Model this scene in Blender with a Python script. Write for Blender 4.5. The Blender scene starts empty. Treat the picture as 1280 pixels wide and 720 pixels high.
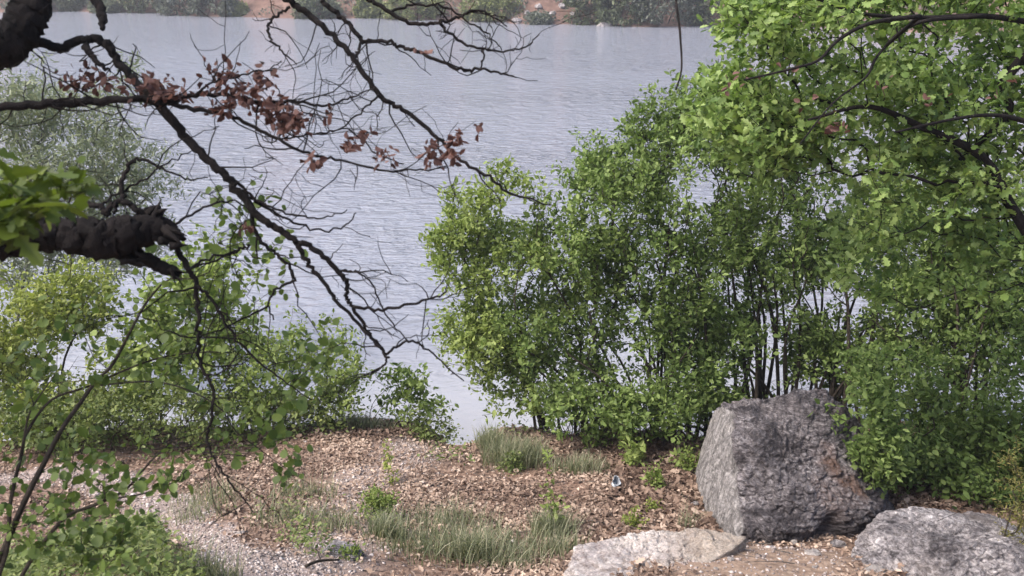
import bpy, bmesh, math
import numpy as np
from mathutils import Vector

C = bpy.context.scene.collection
R = math.radians
PITCH, CAMZ, FPX = R(21.4), 6.5, 1108.0
SP, CP = math.sin(PITCH), math.cos(PITCH)
A = np.array

# ------------------------------------------------------------------ numeric helpers
def hash3(ix, iy, iz, s=0):
    h = (ix.astype(np.int64)*374761393 + iy.astype(np.int64)*668265263 + iz.astype(np.int64)*2147483647 + s*974634777) & 0xffffffff
    h = ((h ^ (h >> 13))*1274126177) & 0xffffffff
    h = ((h ^ (h >> 16))*2246822519) & 0xffffffff
    return ((h ^ (h >> 15)) & 0xffffff)/float(0xffffff)

def vnoise(p, s=0):
    """value noise in 0..1 at points p (N,3)"""
    i = np.floor(p); f = p - i; f = f*f*(3-2*f); i = i.astype(np.int64)
    out = 0
    for dx in (0, 1):
        wx = f[:, 0] if dx else 1-f[:, 0]
        for dy in (0, 1):
            wy = f[:, 1] if dy else 1-f[:, 1]
            for dz in (0, 1):
                wz = f[:, 2] if dz else 1-f[:, 2]
                out = out + wx*wy*wz*hash3(i[:, 0]+dx, i[:, 1]+dy, i[:, 2]+dz, s)
    return out

def fbm(p, o=4, s=0, gain=.5):
    a, t, n = 1., 0., 0.
    for k in range(o):
        t = t + a*(vnoise(p*2.03**k, s+k)-.5); n += a; a *= gain
    return t/n*2

def cells(p, s=0):
    """per point: hash of nearest cell, distance to it"""
    i = np.floor(p).astype(np.int64); best = np.full(len(p), 9.); val = np.zeros(len(p)); sec = np.full(len(p), 9.)
    for dx in (-1, 0, 1):
        for dy in (-1, 0, 1):
            for dz in (-1, 0, 1):
                c = i + A([dx, dy, dz])
                q = np.stack([hash3(c[:, 0], c[:, 1], c[:, 2], s+k) for k in (1, 2, 3)], 1) + c
                d = np.linalg.norm(p-q, axis=1)
                m = d < best
                sec = np.where(m, best, np.minimum(sec, d))
                val = np.where(m, hash3(c[:, 0], c[:, 1], c[:, 2], s+9), val)
                best = np.where(m, d, best)
    return val, best, sec

def norm(v):
    v = np.asarray(v, float)
    return v/np.maximum(np.linalg.norm(v, axis=-1, keepdims=True), 1e-9)

def sstep(a, b, x):
    t = np.clip((x-a)/(b-a), 0, 1); return t*t*(3-2*t)

# ------------------------------------------------------------------ where a point seen in the photograph lies
def P(u, v, d):
    xr, yv = (u-640)/FPX, (360-v)/FPX
    return A([xr*d, d*(CP+yv*SP), CAMZ+d*(-SP+yv*CP)])

def depth(p):
    return p[1]*CP + (CAMZ-p[2])*SP

YS = [-60, -10, -3, 0, 2, 3.5, 5, 6, 7.25, 8.5, 9.3, 9.55, 9.9, 10.3, 11, 13, 20, 45, 400]
ZS = [12, 8, 5.9, 4.9, 4.1, 3.25, 2.33, 1.90, 1.48, 1.14, .95, .85, .42, 0.0, -.5, -1.2, -2.6, -4, -4]
def terrain(x, y):
    x = np.asarray(x, float); y = np.asarray(y, float); x, y = np.broadcast_arrays(x, y)
    w = sstep(16, 4, np.abs(x))
    ys = y + w*(.16*np.sin(.8*x+.5)+.10*np.sin(2.1*x+2)) + .40*np.exp(-((x+.62)/.30)**2)*sstep(8.6, 9.2, y) - .22*np.exp(-((x-.05)/.45)**2)*sstep(8.4, 9, y)
    ys = ys + .9*np.sin(x*.11+1)*sstep(10, 25, np.abs(x))
    z = np.interp(ys, YS, ZS)
    z = z + .20*np.exp(-((x-1.75)/1.15)**4-((y-5.15)/.62)**4)          # sandy shelf by the rocks
    z = z + .16*np.exp(-((x+2.5)/1.1)**2-((y-4.7)/.8)**2)              # weedy hump beside the path
    dsh = y-(78.7-.267*np.clip(x, -160, 160)) + 1.2*np.sin(x*.21)+.6*np.sin(x*.63+1)
    hr = .16+.34*sstep(-60, 25, x)
    far = np.where(dsh < 0, dsh*.35, np.minimum(dsh, 3.2)*.62 + np.maximum(dsh-3.2, 0)*hr)
    far = np.minimum(far, 42+.05*dsh) + np.where(dsh > 3, 1.2*np.sin(x*.08+y*.05), 0)
    z = np.where(y > 40, np.maximum(z, far), z)
    p = np.stack([x.ravel(), y.ravel(), 0*x.ravel()], 1)
    n = .05*fbm(p*1.3, 4, 3)+.018*fbm(p*6, 3, 7) + np.where(p[:, 1] > 40, .7*fbm(p*.35, 4, 5), 0)
    return z + n.reshape(x.shape)

def tz(x, y): return float(terrain(A([x]), A([y]))[0])

def G(u, v):
    d = np.linspace(3, 16, 600)
    pts = A([P(u, v, k) for k in d])
    h = terrain(pts[:, 0], pts[:, 1])
    i = np.argmax(pts[:, 2] < h)
    p = pts[i] if i else P(u, v, 9.)
    if p[1] > 9.42:                                                    # past the brink: stand on the brink itself
        p = pts[np.argmin(np.abs(pts[:, 1]-9.42))]
    return A([p[0], p[1], tz(p[0], p[1])])

# ------------------------------------------------------------------ mesh building
class MB:
    def __init__(s): s.v, s.f, s.n, s.t = [], [], 0, []
    def add(s, verts, faces, tint=0.):
        verts = np.asarray(verts, float); s.v.append(verts)
        s.f.extend([[i+s.n for i in f] for f in faces]); s.n += len(verts)
        s.t.append(np.full(len(verts), tint) if np.isscalar(tint) else np.asarray(tint))
    def tube(s, pts, rad, k=6, cap=True, tint=0., rough=0., rng=None):
        pts = np.asarray(pts, float); rad = np.asarray(rad, float)
        ok = np.concatenate([[True], np.linalg.norm(np.diff(pts, axis=0), axis=1) > 1e-6]); pts, rad = pts[ok], rad[ok]; n = len(pts)
        if n < 2: return
        tan = norm(np.gradient(pts, axis=0)); ref = A([.31, .22, .92]) if abs(tan[0][2]) < .8 else A([1., .1, .2])
        vs = []; a = np.arange(k)*2*math.pi/k
        for i in range(n):
            sd = np.cross(tan[i], ref)
            if np.linalg.norm(sd) < 1e-4: sd = np.cross(tan[i] if np.linalg.norm(tan[i]) > .5 else A([0, 0, 1.]), A([.6, .5, .3]))
            sd = norm(sd); up = np.cross(sd, tan[i]); ref = up
            r = rad[i]*(1+(rng.uniform(-rough, rough, k) if rough else 0))
            vs.append(pts[i]+np.outer(np.cos(a)*r, sd)+np.outer(np.sin(a)*r, up))
        fs = [[i*k+j, i*k+(j+1) % k, (i+1)*k+(j+1) % k, (i+1)*k+j] for i in range(n-1) for j in range(k)]
        if cap: fs += [list(range(k))[::-1], [(n-1)*k+j for j in range(k)]]
        s.add(np.concatenate(vs), fs, tint)
    def build(s, name, m, parent=None, smooth=True):
        me = bpy.data.meshes.new(name)
        me.from_pydata(np.concatenate(s.v), [], s.f)
        at = me.attributes.new('tint', 'FLOAT', 'POINT'); at.data.foreach_set('value', np.concatenate(s.t).astype(np.float32))
        return link(name, me, m, parent, smooth)

def link(name, me, m, parent=None, smooth=True):
    me.materials.append(m)
    if smooth: me.polygons.foreach_set('use_smooth', [True]*len(me.polygons))
    o = bpy.data.objects.new(name, me); C.objects.link(o)
    if parent is not None:
        o.parent = parent; o.location = (0, 0, 0)
        me.transform(__import__('mathutils').Matrix.Translation(-parent.location))
    me.update()
    return o

def raw_mesh(name, verts, polys_k, polys):
    """verts (N,3), polys (M,k) all the same size k"""
    me = bpy.data.meshes.new(name)
    me.vertices.add(len(verts)); me.vertices.foreach_set('co', np.ascontiguousarray(verts, np.float32).ravel())
    m = len(polys)
    me.loops.add(m*polys_k); me.loops.foreach_set('vertex_index', np.ascontiguousarray(polys, np.int32).ravel())
    me.polygons.add(m); me.polygons.foreach_set('loop_start', np.arange(0, m*polys_k, polys_k, dtype=np.int32))
    me.update(calc_edges=True)
    return me

def tag(o, label=None, cat=None, group=None, kind=None):
    if label: o['label'] = label
    if cat: o['category'] = cat
    if group: o['group'] = group
    if kind: o['kind'] = kind
    return o

def thing(name, loc, label, cat, group=None):
    o = bpy.data.objects.new(name, None); C.objects.link(o); o.location = Vector(loc); o.empty_display_size = .1
    return tag(o, label, cat, group)

# leaf outlines: (along, across, up); two halves that meet at the midrib
T_ELL = (A([[0, 0, 0], [.36, -.25, .06], [.74, -.18, .03], [1, 0, -.10], [.74, .18, .03], [.36, .25, .06]]), [[0, 1, 2, 3], [0, 3, 4, 5]])
T_NAR = (A([[0, 0, 0], [.36, -.12, .03], [.74, -.09, .0], [1, 0, -.12], [.74, .09, .0], [.36, .12, .03]]), [[0, 1, 2, 3], [0, 3, 4, 5]])
T_RND = (A([[0, 0, 0], [.10, -.26, .04], [.42, -.43, .08], [.80, -.30, .03], [1, 0, -.06], [.80, .30, .03], [.42, .43, .08], [.10, .26, .04]]), [[0, 1, 2, 3, 4], [0, 4, 5, 6, 7]])
T_OAK = (A([[0, 0, 0], [.20, -.09, .02], [.33, -.25, .05], [.44, -.12, .03], [.60, -.31, .05], [.70, -.16, .02], [.87, -.20, -.02], [1, 0, -.10],
            [.87, .20, -.02], [.70, .16, .02], [.60, .31, .05], [.44, .12, .03], [.33, .25, .05], [.20, .09, .02]]), [[0, 1, 2, 3, 4, 5, 6, 7], [0, 7, 8, 9, 10, 11, 12, 13]])
T_CUR = (A([[0, 0, 0], [.3, -.26, .20], [.72, -.22, .26], [1, 0, .02], [.72, .22, .22], [.3, .26, .16]]), [[0, 1, 2, 3], [0, 3, 4, 5]])

def leaves(name, pos, dr, nr, size, tpl, m, parent=None, tint=None, rng=None, smooth=False):
    T, F = tpl; N, k = len(pos), len(T)
    dr = norm(dr); sd = norm(np.cross(nr, dr)); nr = np.cross(dr, sd); size = np.asarray(size).reshape(-1, 1, 1)
    wob = rng.uniform(.75, 1.25, (N, 1)); curl = rng.uniform(-.6, 1.8, (N, 1))
    v = pos[:, None, :] + size*(T[None, :, 0:1]*dr[:, None, :] + (T[None, :, 1]*wob)[..., None]*sd[:, None, :] + (T[None, :, 2]*curl)[..., None]*nr[:, None, :])
    fk = len(F[0]); fa = A(F)
    polys = (np.arange(N)[:, None, None]*k + fa[None]).reshape(-1, fk)
    me = raw_mesh(name, v.reshape(-1, 3), fk, polys)
    at = me.attributes.new('tint', 'FLOAT', 'POINT'); at.data.foreach_set('value', np.repeat(tint, k).astype(np.float32))
    return link(name, me, m, parent, smooth)

# ------------------------------------------------------------------ materials
def nodes(name):
    m = bpy.data.materials.new(name); m.use_nodes = True
    nt = m.node_tree; return m, nt, nt.nodes, nt.links, nt.nodes['Principled BSDF']

def ramp(N, stops):
    r = N.new('ShaderNodeValToRGB'); e = r.color_ramp.elements
    while len(e) < len(stops): e.new(.5)
    for el, (p, c) in zip(e, stops): el.position = p; el.color = (*c, 1)
    return r

def tex(N, L, scale, detail=6, rough=.55, vec=None, kind='ShaderNodeTexNoise', dist=0.):
    t = N.new(kind); t.inputs['Scale'].default_value = scale
    if kind == 'ShaderNodeTexNoise':
        t.inputs['Detail'].default_value = detail; t.inputs['Roughness'].default_value = rough; t.inputs['Distortion'].default_value = dist
    if vec is not None: L.new(vec, t.inputs['Vector'])
    return t

def mixc(N, L, fac, a, b, mode='MIX'):
    x = N.new('ShaderNodeMix'); x.data_type = 'RGBA'; x.blend_type = mode
    if isinstance(fac, float): x.inputs[0].default_value = fac
    else: L.new(fac, x.inputs[0])
    for s, i in ((a, 6), (b, 7)):
        if isinstance(s, tuple): x.inputs[i].default_value = (*s, 1)
        else: L.new(s, x.inputs[i])
    return x.outputs[2]

def leaf_mat(name, c0, c1, c2, trans=.35, rough=.5, spec=.35, tcol=None):
    m, nt, N, L, b = nodes(name)
    a = N.new('ShaderNodeAttribute'); a.attribute_name = 'tint'
    r = ramp(N, [(0, c0), (.5, c1), (1, c2)]); L.new(a.outputs['Fac'], r.inputs[0])
    L.new(r.outputs[0], b.inputs['Base Color']); b.inputs['Roughness'].default_value = rough; b.inputs['Specular IOR Level'].default_value = spec
    if trans:
        t = N.new('ShaderNodeBsdfTranslucent'); tc = mixc(N, L, 1., r.outputs[0], tcol or (1.2, 1.3, .75), 'MULTIPLY'); L.new(tc, t.inputs[0])
        ms = N.new('ShaderNodeMixShader'); ms.inputs[0].default_value = trans
        L.new(b.outputs[0], ms.inputs[1]); L.new(t.outputs[0], ms.inputs[2]); L.new(ms.outputs[0], N['Material Output'].inputs[0])
    return m

def bark_mat(name, c0, c1, scale=14):
    m, nt, N, L, b = nodes(name)
    g = N.new('ShaderNodeNewGeometry')
    mp = N.new('ShaderNodeMapping'); mp.inputs['Scale'].default_value = (1, 1, .6); L.new(g.outputs['Position'], mp.inputs[0])
    t = tex(N, L, scale, 8, .65, mp.outputs[0]); r = ramp(N, [(.35, c0), (.68, c1)]); L.new(t.outputs['Fac'], r.inputs[0])
    L.new(r.outputs[0], b.inputs['Base Color']); b.inputs['Roughness'].default_value = .9; b.inputs['Specular IOR Level'].default_value = .2
    bp = N.new('ShaderNodeBump'); bp.inputs['Strength'].default_value = .8; bp.inputs['Distance'].default_value = .02
    t2 = tex(N, L, scale*3, 6, .7, mp.outputs[0]); L.new(t2.outputs['Fac'], bp.inputs['Height']); L.new(bp.outputs[0], b.inputs['Normal'])
    return m

M_SHRUB = leaf_mat('shrub_leaf', (.065, .105, .026), (.15, .215, .06), (.275, .35, .12), .38, .6, .25)
M_LIGHT = leaf_mat('light_shrub_leaf', (.10, .145, .035), (.215, .275, .075), (.34, .40, .14), .36, .6, .25)
M_OAKL = leaf_mat('oak_leaf', (.08, .14, .035), (.185, .27, .07), (.325, .415, .15), .36)
M_YEL = leaf_mat('yellow_green_leaf', (.13, .165, .035), (.25, .29, .065), (.36, .39, .11), .36)
M_RND = leaf_mat('round_leaf', (.06, .10, .022), (.13, .185, .045), (.22, .285, .08), .35)
M_WIL = leaf_mat('willow_leaf', (.13, .16, .09), (.21, .245, .145), (.31, .34, .21), .35, tcol=(1.1, 1.1, .9))
M_HAZ = leaf_mat('broad_leaf', (.04, .066, .01), (.08, .115, .016), (.14, .18, .03), .34)
M_JUN = leaf_mat('conifer_leaf', (.09, .095, .025), (.16, .15, .04), (.25, .21, .065), .25)
M_WEED = leaf_mat('weed_leaf', (.075, .11, .03), (.15, .19, .055), (.25, .285, .10), .3)
M_FAR = leaf_mat('far_leaf', (.06, .075, .045), (.11, .13, .075), (.18, .20, .11), .25)
M_FARG = leaf_mat('far_grey_leaf', (.08, .09, .075), (.14, .155, .125), (.21, .225, .185), .25)
M_FARY = leaf_mat('far_yellow_leaf', (.12, .14, .06), (.20, .225, .09), (.28, .295, .13), .25)
M_DEAD = leaf_mat('dead_leaf', (.05, .026, .022), (.105, .055, .046), (.20, .115, .098), .25, .7, .2, (1.3, 1, .8))
M_LIT = leaf_mat('litter_leaf', (.075, .045, .033), (.255, .178, .135), (.54, .42, .335), .1, .75, .25, (1.2, 1, .8))
M_GRASS = leaf_mat('grass_blade', (.10, .12, .06), (.19, .21, .125), (.42, .39, .28), .3, .6)
M_BARK = bark_mat('dark_bark', (.005, .004, .004), (.022, .017, .016))
M_STEM = bark_mat('shrub_bark', (.022, .017, .013), (.075, .060, .048), 20)
M_STEMG = bark_mat('grey_bark', (.06, .05, .045), (.17, .145, .13), 20)

def rock_mat(name, c_dark, c_mid, c_lite, rust=None, scale=1., bed=(1, 1, 2.2), rot=(0.3, .5, 0), crack=.8, lichen=.7, lo=.36, hi=1.45, pale=(.29, .27, .265)):
    m, nt, N, L, b = nodes(name)
    g = N.new('ShaderNodeTexCoord'); ob = g.outputs['Object']
    mp = N.new('ShaderNodeMapping'); mp.inputs['Scale'].default_value = bed; mp.inputs['Rotation'].default_value = rot; L.new(ob, mp.inputs[0]); v = mp.outputs[0]
    big = tex(N, L, 1.9*scale, 6, .6, ob, dist=.5); med = tex(N, L, 13*scale, 9, .75, v, dist=.9); fin = tex(N, L, 55*scale, 7, .72, ob); spk = tex(N, L, 30*scale, 5, .8, v, dist=.3)
    r1 = ramp(N, [(.36, c_dark), (.5, c_mid), (.64, c_lite)]); L.new(med.outputs['Fac'], r1.inputs[0])
    r2 = ramp(N, [(.36, (lo, lo*.96, lo)), (.60, (hi, hi*.98, hi*.965))]); L.new(big.outputs['Fac'], r2.inputs[0])
    c = mixc(N, L, .9, r1.outputs[0], r2.outputs[0], 'MULTIPLY')
    a = N.new('ShaderNodeAttribute'); a.attribute_name = 'tint'
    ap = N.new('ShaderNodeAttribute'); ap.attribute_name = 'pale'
    c = mixc(N, L, a.outputs['Fac'], c, rust or c_mid)
    # long pale streaks on faces turned along the pale direction
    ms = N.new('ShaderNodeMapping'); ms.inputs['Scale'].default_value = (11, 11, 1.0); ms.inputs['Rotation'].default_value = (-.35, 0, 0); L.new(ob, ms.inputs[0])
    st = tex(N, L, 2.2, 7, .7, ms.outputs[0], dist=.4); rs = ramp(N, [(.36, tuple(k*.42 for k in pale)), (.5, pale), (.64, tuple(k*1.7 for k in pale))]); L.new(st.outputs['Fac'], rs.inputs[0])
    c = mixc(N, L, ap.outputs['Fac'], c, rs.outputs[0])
    r3 = ramp(N, [(.32, (.5, .5, .5)), (.5, (1, 1, 1)), (.68, (1.5, 1.48, 1.46))]); L.new(spk.outputs['Fac'], r3.inputs[0]); c = mixc(N, L, .5, c, r3.outputs[0], 'MULTIPLY')
    r4 = ramp(N, [(.32, (.65, .65, .65)), (.68, (1.3, 1.3, 1.3))]); L.new(fin.outputs['Fac'], r4.inputs[0]); c = mixc(N, L, .5, c, r4.outputs[0], 'MULTIPLY')
    # open joints
    ck = tex(N, L, 6.5*scale, vec=None, kind='ShaderNodeTexVoronoi'); ck.feature = 'DISTANCE_TO_EDGE'
    wv = N.new('ShaderNodeMix'); wv.data_type = 'VECTOR'; wv.inputs[0].default_value = .16; L.new(v, wv.inputs[4]); L.new(med.outputs['Color'], wv.inputs[5]); L.new(wv.outputs[1], ck.inputs['Vector'])
    rc = ramp(N, [(.0, (0, 0, 0)), (.045, (1, 1, 1))]); L.new(ck.outputs['Distance'], rc.inputs[0])
    rg = ramp(N, [(.46, (0, 0, 0)), (.58, (crack, crack, crack))]); L.new(big.outputs['Fac'], rg.inputs[0])
    c = mixc(N, L, rg.outputs[0], c, mixc(N, L, 1., c, mixc(N, L, .75, (1., 1., 1.), rc.outputs[0]), 'MULTIPLY'))
    vo = tex(N, L, 34*scale, vec=ob, kind='ShaderNodeTexVoronoi'); rv = ramp(N, [(.12, (1, 1, 1)), (.24, (0, 0, 0))]); L.new(vo.outputs['Distance'], rv.inputs[0])
    rb = ramp(N, [(.50, (0, 0, 0)), (.60, (lichen, lichen, lichen))]); L.new(spk.outputs['Fac'], rb.inputs[0])
    c = mixc(N, L, mixc(N, L, 1., rv.outputs[0], rb.outputs[0], 'MULTIPLY'), c, tuple(min(.8, k*1.35) for k in c_lite))
    L.new(c, b.inputs['Base Color']); b.inputs['Roughness'].default_value = .88; b.inputs['Specular IOR Level'].default_value = .25
    prev = None
    for src, st_, ds in ((ck.outputs['Distance'], .5, .03), (med.outputs['Fac'], 1., .035), (spk.outputs['Fac'], 1., .018), (fin.outputs['Fac'], .9, .008)):
        bp = N.new('ShaderNodeBump'); bp.inputs['Strength'].default_value = st_; bp.inputs['Distance'].default_value = ds; L.new(src, bp.inputs['Height'])
        if prev: L.new(prev.outputs[0], bp.inputs['Normal'])
        prev = bp
    L.new(prev.outputs[0], b.inputs['Normal'])
    return m
M_ROCK = rock_mat('grey_rock', (.045, .038, .042), (.15, .136, .142), (.40, .372, .38), (.19, .10, .06), rot=(.5, -.7, .3), bed=(1, 1, 4.2))
M_ROCKL = rock_mat('pale_rock', (.34, .285, .255), (.68, .61, .57), (.82, .78, .75), (.46, .36, .26), scale=1.7, rot=(0, .1, 0), bed=(1, 1, 3), crack=.7, lichen=.4, lo=.75, hi=1.25)
M_ROCKM = rock_mat('mid_rock', (.08, .073, .075), (.32, .295, .30), (.66, .62, .62), (.25, .2, .17), scale=1.5, rot=(.9, .2, .3))
M_STONE = rock_mat('pale_stone', (.38, .33, .30), (.58, .53, .50), (.72, .68, .65), (.5, .4, .3), scale=3, crack=.2)
def ground_mat():
    m, nt, N, L, b = nodes('bank_earth')
    g = N.new('ShaderNodeNewGeometry'); pos = g.outputs['Position']
    n1 = tex(N, L, 1.1, 7, .6, pos); n2 = tex(N, L, 16, 9, .7, pos); n3 = tex(N, L, 60, 6, .7, pos)
    soil = ramp(N, [(.3, (.10, .062, .045)), (.5, (.22, .145, .11)), (.72, (.40, .29, .23))]); L.new(n2.outputs['Fac'], soil.inputs[0])
    grav = ramp(N, [(.28, (.17, .13, .115)), (.5, (.36, .285, .255)), (.7, (.56, .47, .43))]); L.new(n3.outputs['Fac'], grav.inputs[0])
    sand = ramp(N, [(.3, (.20, .135, .10)), (.55, (.37, .265, .20)), (.75, (.55, .43, .34))]); L.new(n2.outputs['Fac'], sand.inputs[0])
    bank = ramp(N, [(.3, (.08, .052, .042)), (.55, (.19, .12, .098)), (.75, (.31, .225, .19))]); nb = tex(N, L, .9, 8, .65, pos); L.new(nb.outputs['Fac'], bank.inputs[0])
    def at(n):
        a = N.new('ShaderNodeAttribute'); a.attribute_name = n; return a.outputs['Fac']
    c = mixc(N, L, at('path'), soil.outputs[0], grav.outputs[0]); c = mixc(N, L, at('sand'), c, sand.outputs[0]); c = mixc(N, L, at('farbank'), c, bank.outputs[0])
    c = mixc(N, L, at('humus_shade'), c, (.055, .036, .028))
    r = ramp(N, [(.3, (.8, .8, .8)), (.7, (1.15, 1.13, 1.1))]); L.new(n1.outputs['Fac'], r.inputs[0]); c = mixc(N, L, 1., c, r.outputs[0], 'MULTIPLY')
    L.new(c, b.inputs['Base Color']); b.inputs['Roughness'].default_value = .95; b.inputs['Specular IOR Level'].default_value = .15
    bp = N.new('ShaderNodeBump'); bp.inputs['Strength'].default_value = .8; bp.inputs['Distance'].default_value = .03; L.new(n2.outputs['Fac'], bp.inputs['Height'])
    b2 = N.new('ShaderNodeBump'); b2.inputs['Strength'].default_value = .7; b2.inputs['Distance'].default_value = .01; L.new(n3.outputs['Fac'], b2.inputs['Height']); L.new(bp.outputs[0], b2.inputs['Normal']); L.new(b2.outputs[0], b.inputs['Normal'])
    return m

def water_mat():
    m, nt, N, L, b = nodes('lake_water')
    g = N.new('ShaderNodeNewGeometry')
    mp = N.new('ShaderNodeMapping'); mp.inputs['Rotation'].default_value = (0, 0, R(-9)); mp.inputs['Scale'].default_value = (1.05, 2.1, 1); L.new(g.outputs['Position'], mp.inputs[0])
    w1 = tex(N, L, 1.35, 3, .5, mp.outputs[0], dist=.5); w2 = tex(N, L, 4.2, 3, .55, mp.outputs[0], dist=.3)
    mw = N.new('ShaderNodeMapping'); mw.inputs['Scale'].default_value = (.035, .10, 1); mw.inputs['Rotation'].default_value = (0, 0, R(12)); L.new(g.outputs['Position'], mw.inputs[0]); w3 = tex(N, L, 1., 4, .55, mw.outputs[0])
    rw = ramp(N, [(.36, (.45, .45, .45)), (.58, (1, 1, 1))]); L.new(w3.outputs['Fac'], rw.inputs[0])          # wind lanes
    sx = N.new('ShaderNodeSeparateXYZ'); L.new(g.outputs['Position'], sx.inputs[0])
    mr = N.new('ShaderNodeMapRange'); mr.inputs[1].default_value = 10.5; mr.inputs[2].default_value = 18; mr.inputs[3].default_value = .08; mr.inputs[4].default_value = 1.; L.new(sx.outputs[1], mr.inputs[0])   # calm by the bank
    mu = N.new('ShaderNodeMath'); mu.operation = 'MULTIPLY'; L.new(rw.outputs[0], mu.inputs[0]); L.new(mr.outputs[0], mu.inputs[1])
    prev = None
    for src, ds in ((w1, .36), (w2, .13)):
        bp = N.new('ShaderNodeBump'); bp.inputs['Distance'].default_value = ds; L.new(mu.outputs[0], bp.inputs['Strength']); L.new(src.outputs['Fac'], bp.inputs['Height'])
        if prev: L.new(prev.outputs[0], bp.inputs['Normal'])
        prev = bp
    L.new(prev.outputs[0], b.inputs['Normal'])
    ms = N.new('ShaderNodeMapRange'); ms.inputs[1].default_value = 10.5; ms.inputs[2].default_value = 15; L.new(sx.outputs[1], ms.inputs[0])
    L.new(mixc(N, L, ms.outputs[0], (.34, .34, .36), (.25, .262, .305)), b.inputs['Base Color'])               # pale silt shows in the shallows
    b.inputs['Roughness'].default_value = .08; b.inputs['IOR'].default_value = 1.33; b.inputs['Specular IOR Level'].default_value = .5
    return m

# ------------------------------------------------------------------ ground, lake
xs = np.concatenate([np.linspace(-260, -60, 26)[:-1], np.linspace(-60, -9, 60)[:-1], np.linspace(-9, 9, 300)[:-1], np.linspace(9, 50, 50)[:-1], np.linspace(50, 260, 30)])
ys = np.concatenate([np.linspace(-60, -4, 12)[:-1], np.linspace(-4, 4, 40)[:-1], np.linspace(4, 11.5, 150)[:-1], np.linspace(11.5, 62, 26)[:-1], np.linspace(62, 108, 92)[:-1], np.linspace(108, 330, 60)])
X, Y = np.meshgrid(xs, ys); Z = terrain(X, Y)
nx, ny = len(xs), len(ys)
I = np.arange(nx*ny).reshape(ny, nx)
quads = np.stack([I[:-1, :-1], I[:-1, 1:], I[1:, 1:], I[1:, :-1]], -1).reshape(-1, 4)
gm = raw_mesh('ground', np.stack([X.ravel(), Y.ravel(), Z.ravel()], 1), 4, quads)

PATH = A([G(u, v)[:2] for u, v in ((0, 600), (70, 592), (140, 604), (205, 630), (250, 668), (320, 708))])
PATH = np.concatenate([[PATH[0]+A([-6, .4])], PATH, [PATH[-1]+A([.5, -.8])], [PATH[-1]+A([.7, -3])], [A([-.3, 0])]])
FORK = A([G(u, v)[:2] for u, v in ((330, 715), (400, 690), (440, 640), (480, 590), (530, 560))])
def dist_poly(x, y, pl):
    best = np.full(x.shape, 99.)
    for a, b in zip(pl[:-1], pl[1:]):
        t = np.clip(((x-a[0])*(b[0]-a[0])+(y-a[1])*(b[1]-a[1]))/max(1e-9, ((b-a)**2).sum()), 0, 1)
        best = np.minimum(best, np.hypot(x-a[0]-t*(b[0]-a[0]), y-a[1]-t*(b[1]-a[1])))
    return best
def masks(x, y):
    q = np.stack([x, y, 0*x], 1)
    n = fbm(q*1.7, 4, 21)*.22
    path = sstep(.50, .18, dist_poly(x, y, PATH)+n*1.2)
    fork = sstep(.62, .2, dist_poly(x, y, FORK)+n*1.3)*.75
    sand = sstep(1.0, .55, np.hypot((x-1.75)/1.0, (y-5.2)/.75)+n)
    humus_shade = sstep(.75, 1.3, x+n*2)*sstep(6.2, 7.4, y+n)*.75 + sstep(8.7, 9.2, y+n)*.5*sstep(.3, -.6, x)  # dark humus, with the shade under the shrubs painted into its colour
    farb = sstep(45, 55, y)
    return np.clip(path+fork, 0, 1), np.clip(sand, 0, 1), np.clip(humus_shade, 0, .85)*(1-farb), farb
for nm, arr in zip(('path', 'sand', 'humus_shade', 'farbank'), masks(X.ravel(), Y.ravel())):
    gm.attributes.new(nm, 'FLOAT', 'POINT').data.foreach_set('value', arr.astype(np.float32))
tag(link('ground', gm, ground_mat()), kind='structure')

wm = raw_mesh('lake', A([[-260, 9.2, 0], [260, 9.2, 0], [260, 160, 0], [-260, 160, 0]], float), 4, A([[0, 1, 2, 3]]))
tag(link('lake', wm, water_mat(), smooth=False), kind='structure')

# ------------------------------------------------------------------ plants
def spline(pts, n=6):
    pts = np.asarray(pts, float)
    if len(pts) < 3:
        t = np.linspace(0, 1, n+1)[:, None]; return pts[0]*(1-t)+pts[-1]*t
    e = np.concatenate([[2*pts[0]-pts[1]], pts, [2*pts[-1]-pts[-2]]]); out = []
    for i in range(1, len(e)-2):
        a, b, c, d = e[i-1:i+3]
        for t in np.linspace(0, 1, n, endpoint=False):
            out.append(.5*(2*b+(c-a)*t+(2*a-5*b+4*c-d)*t*t+(3*b-a-3*c+d)*t**3))
    out.append(e[-2]); return A(out)

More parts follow.
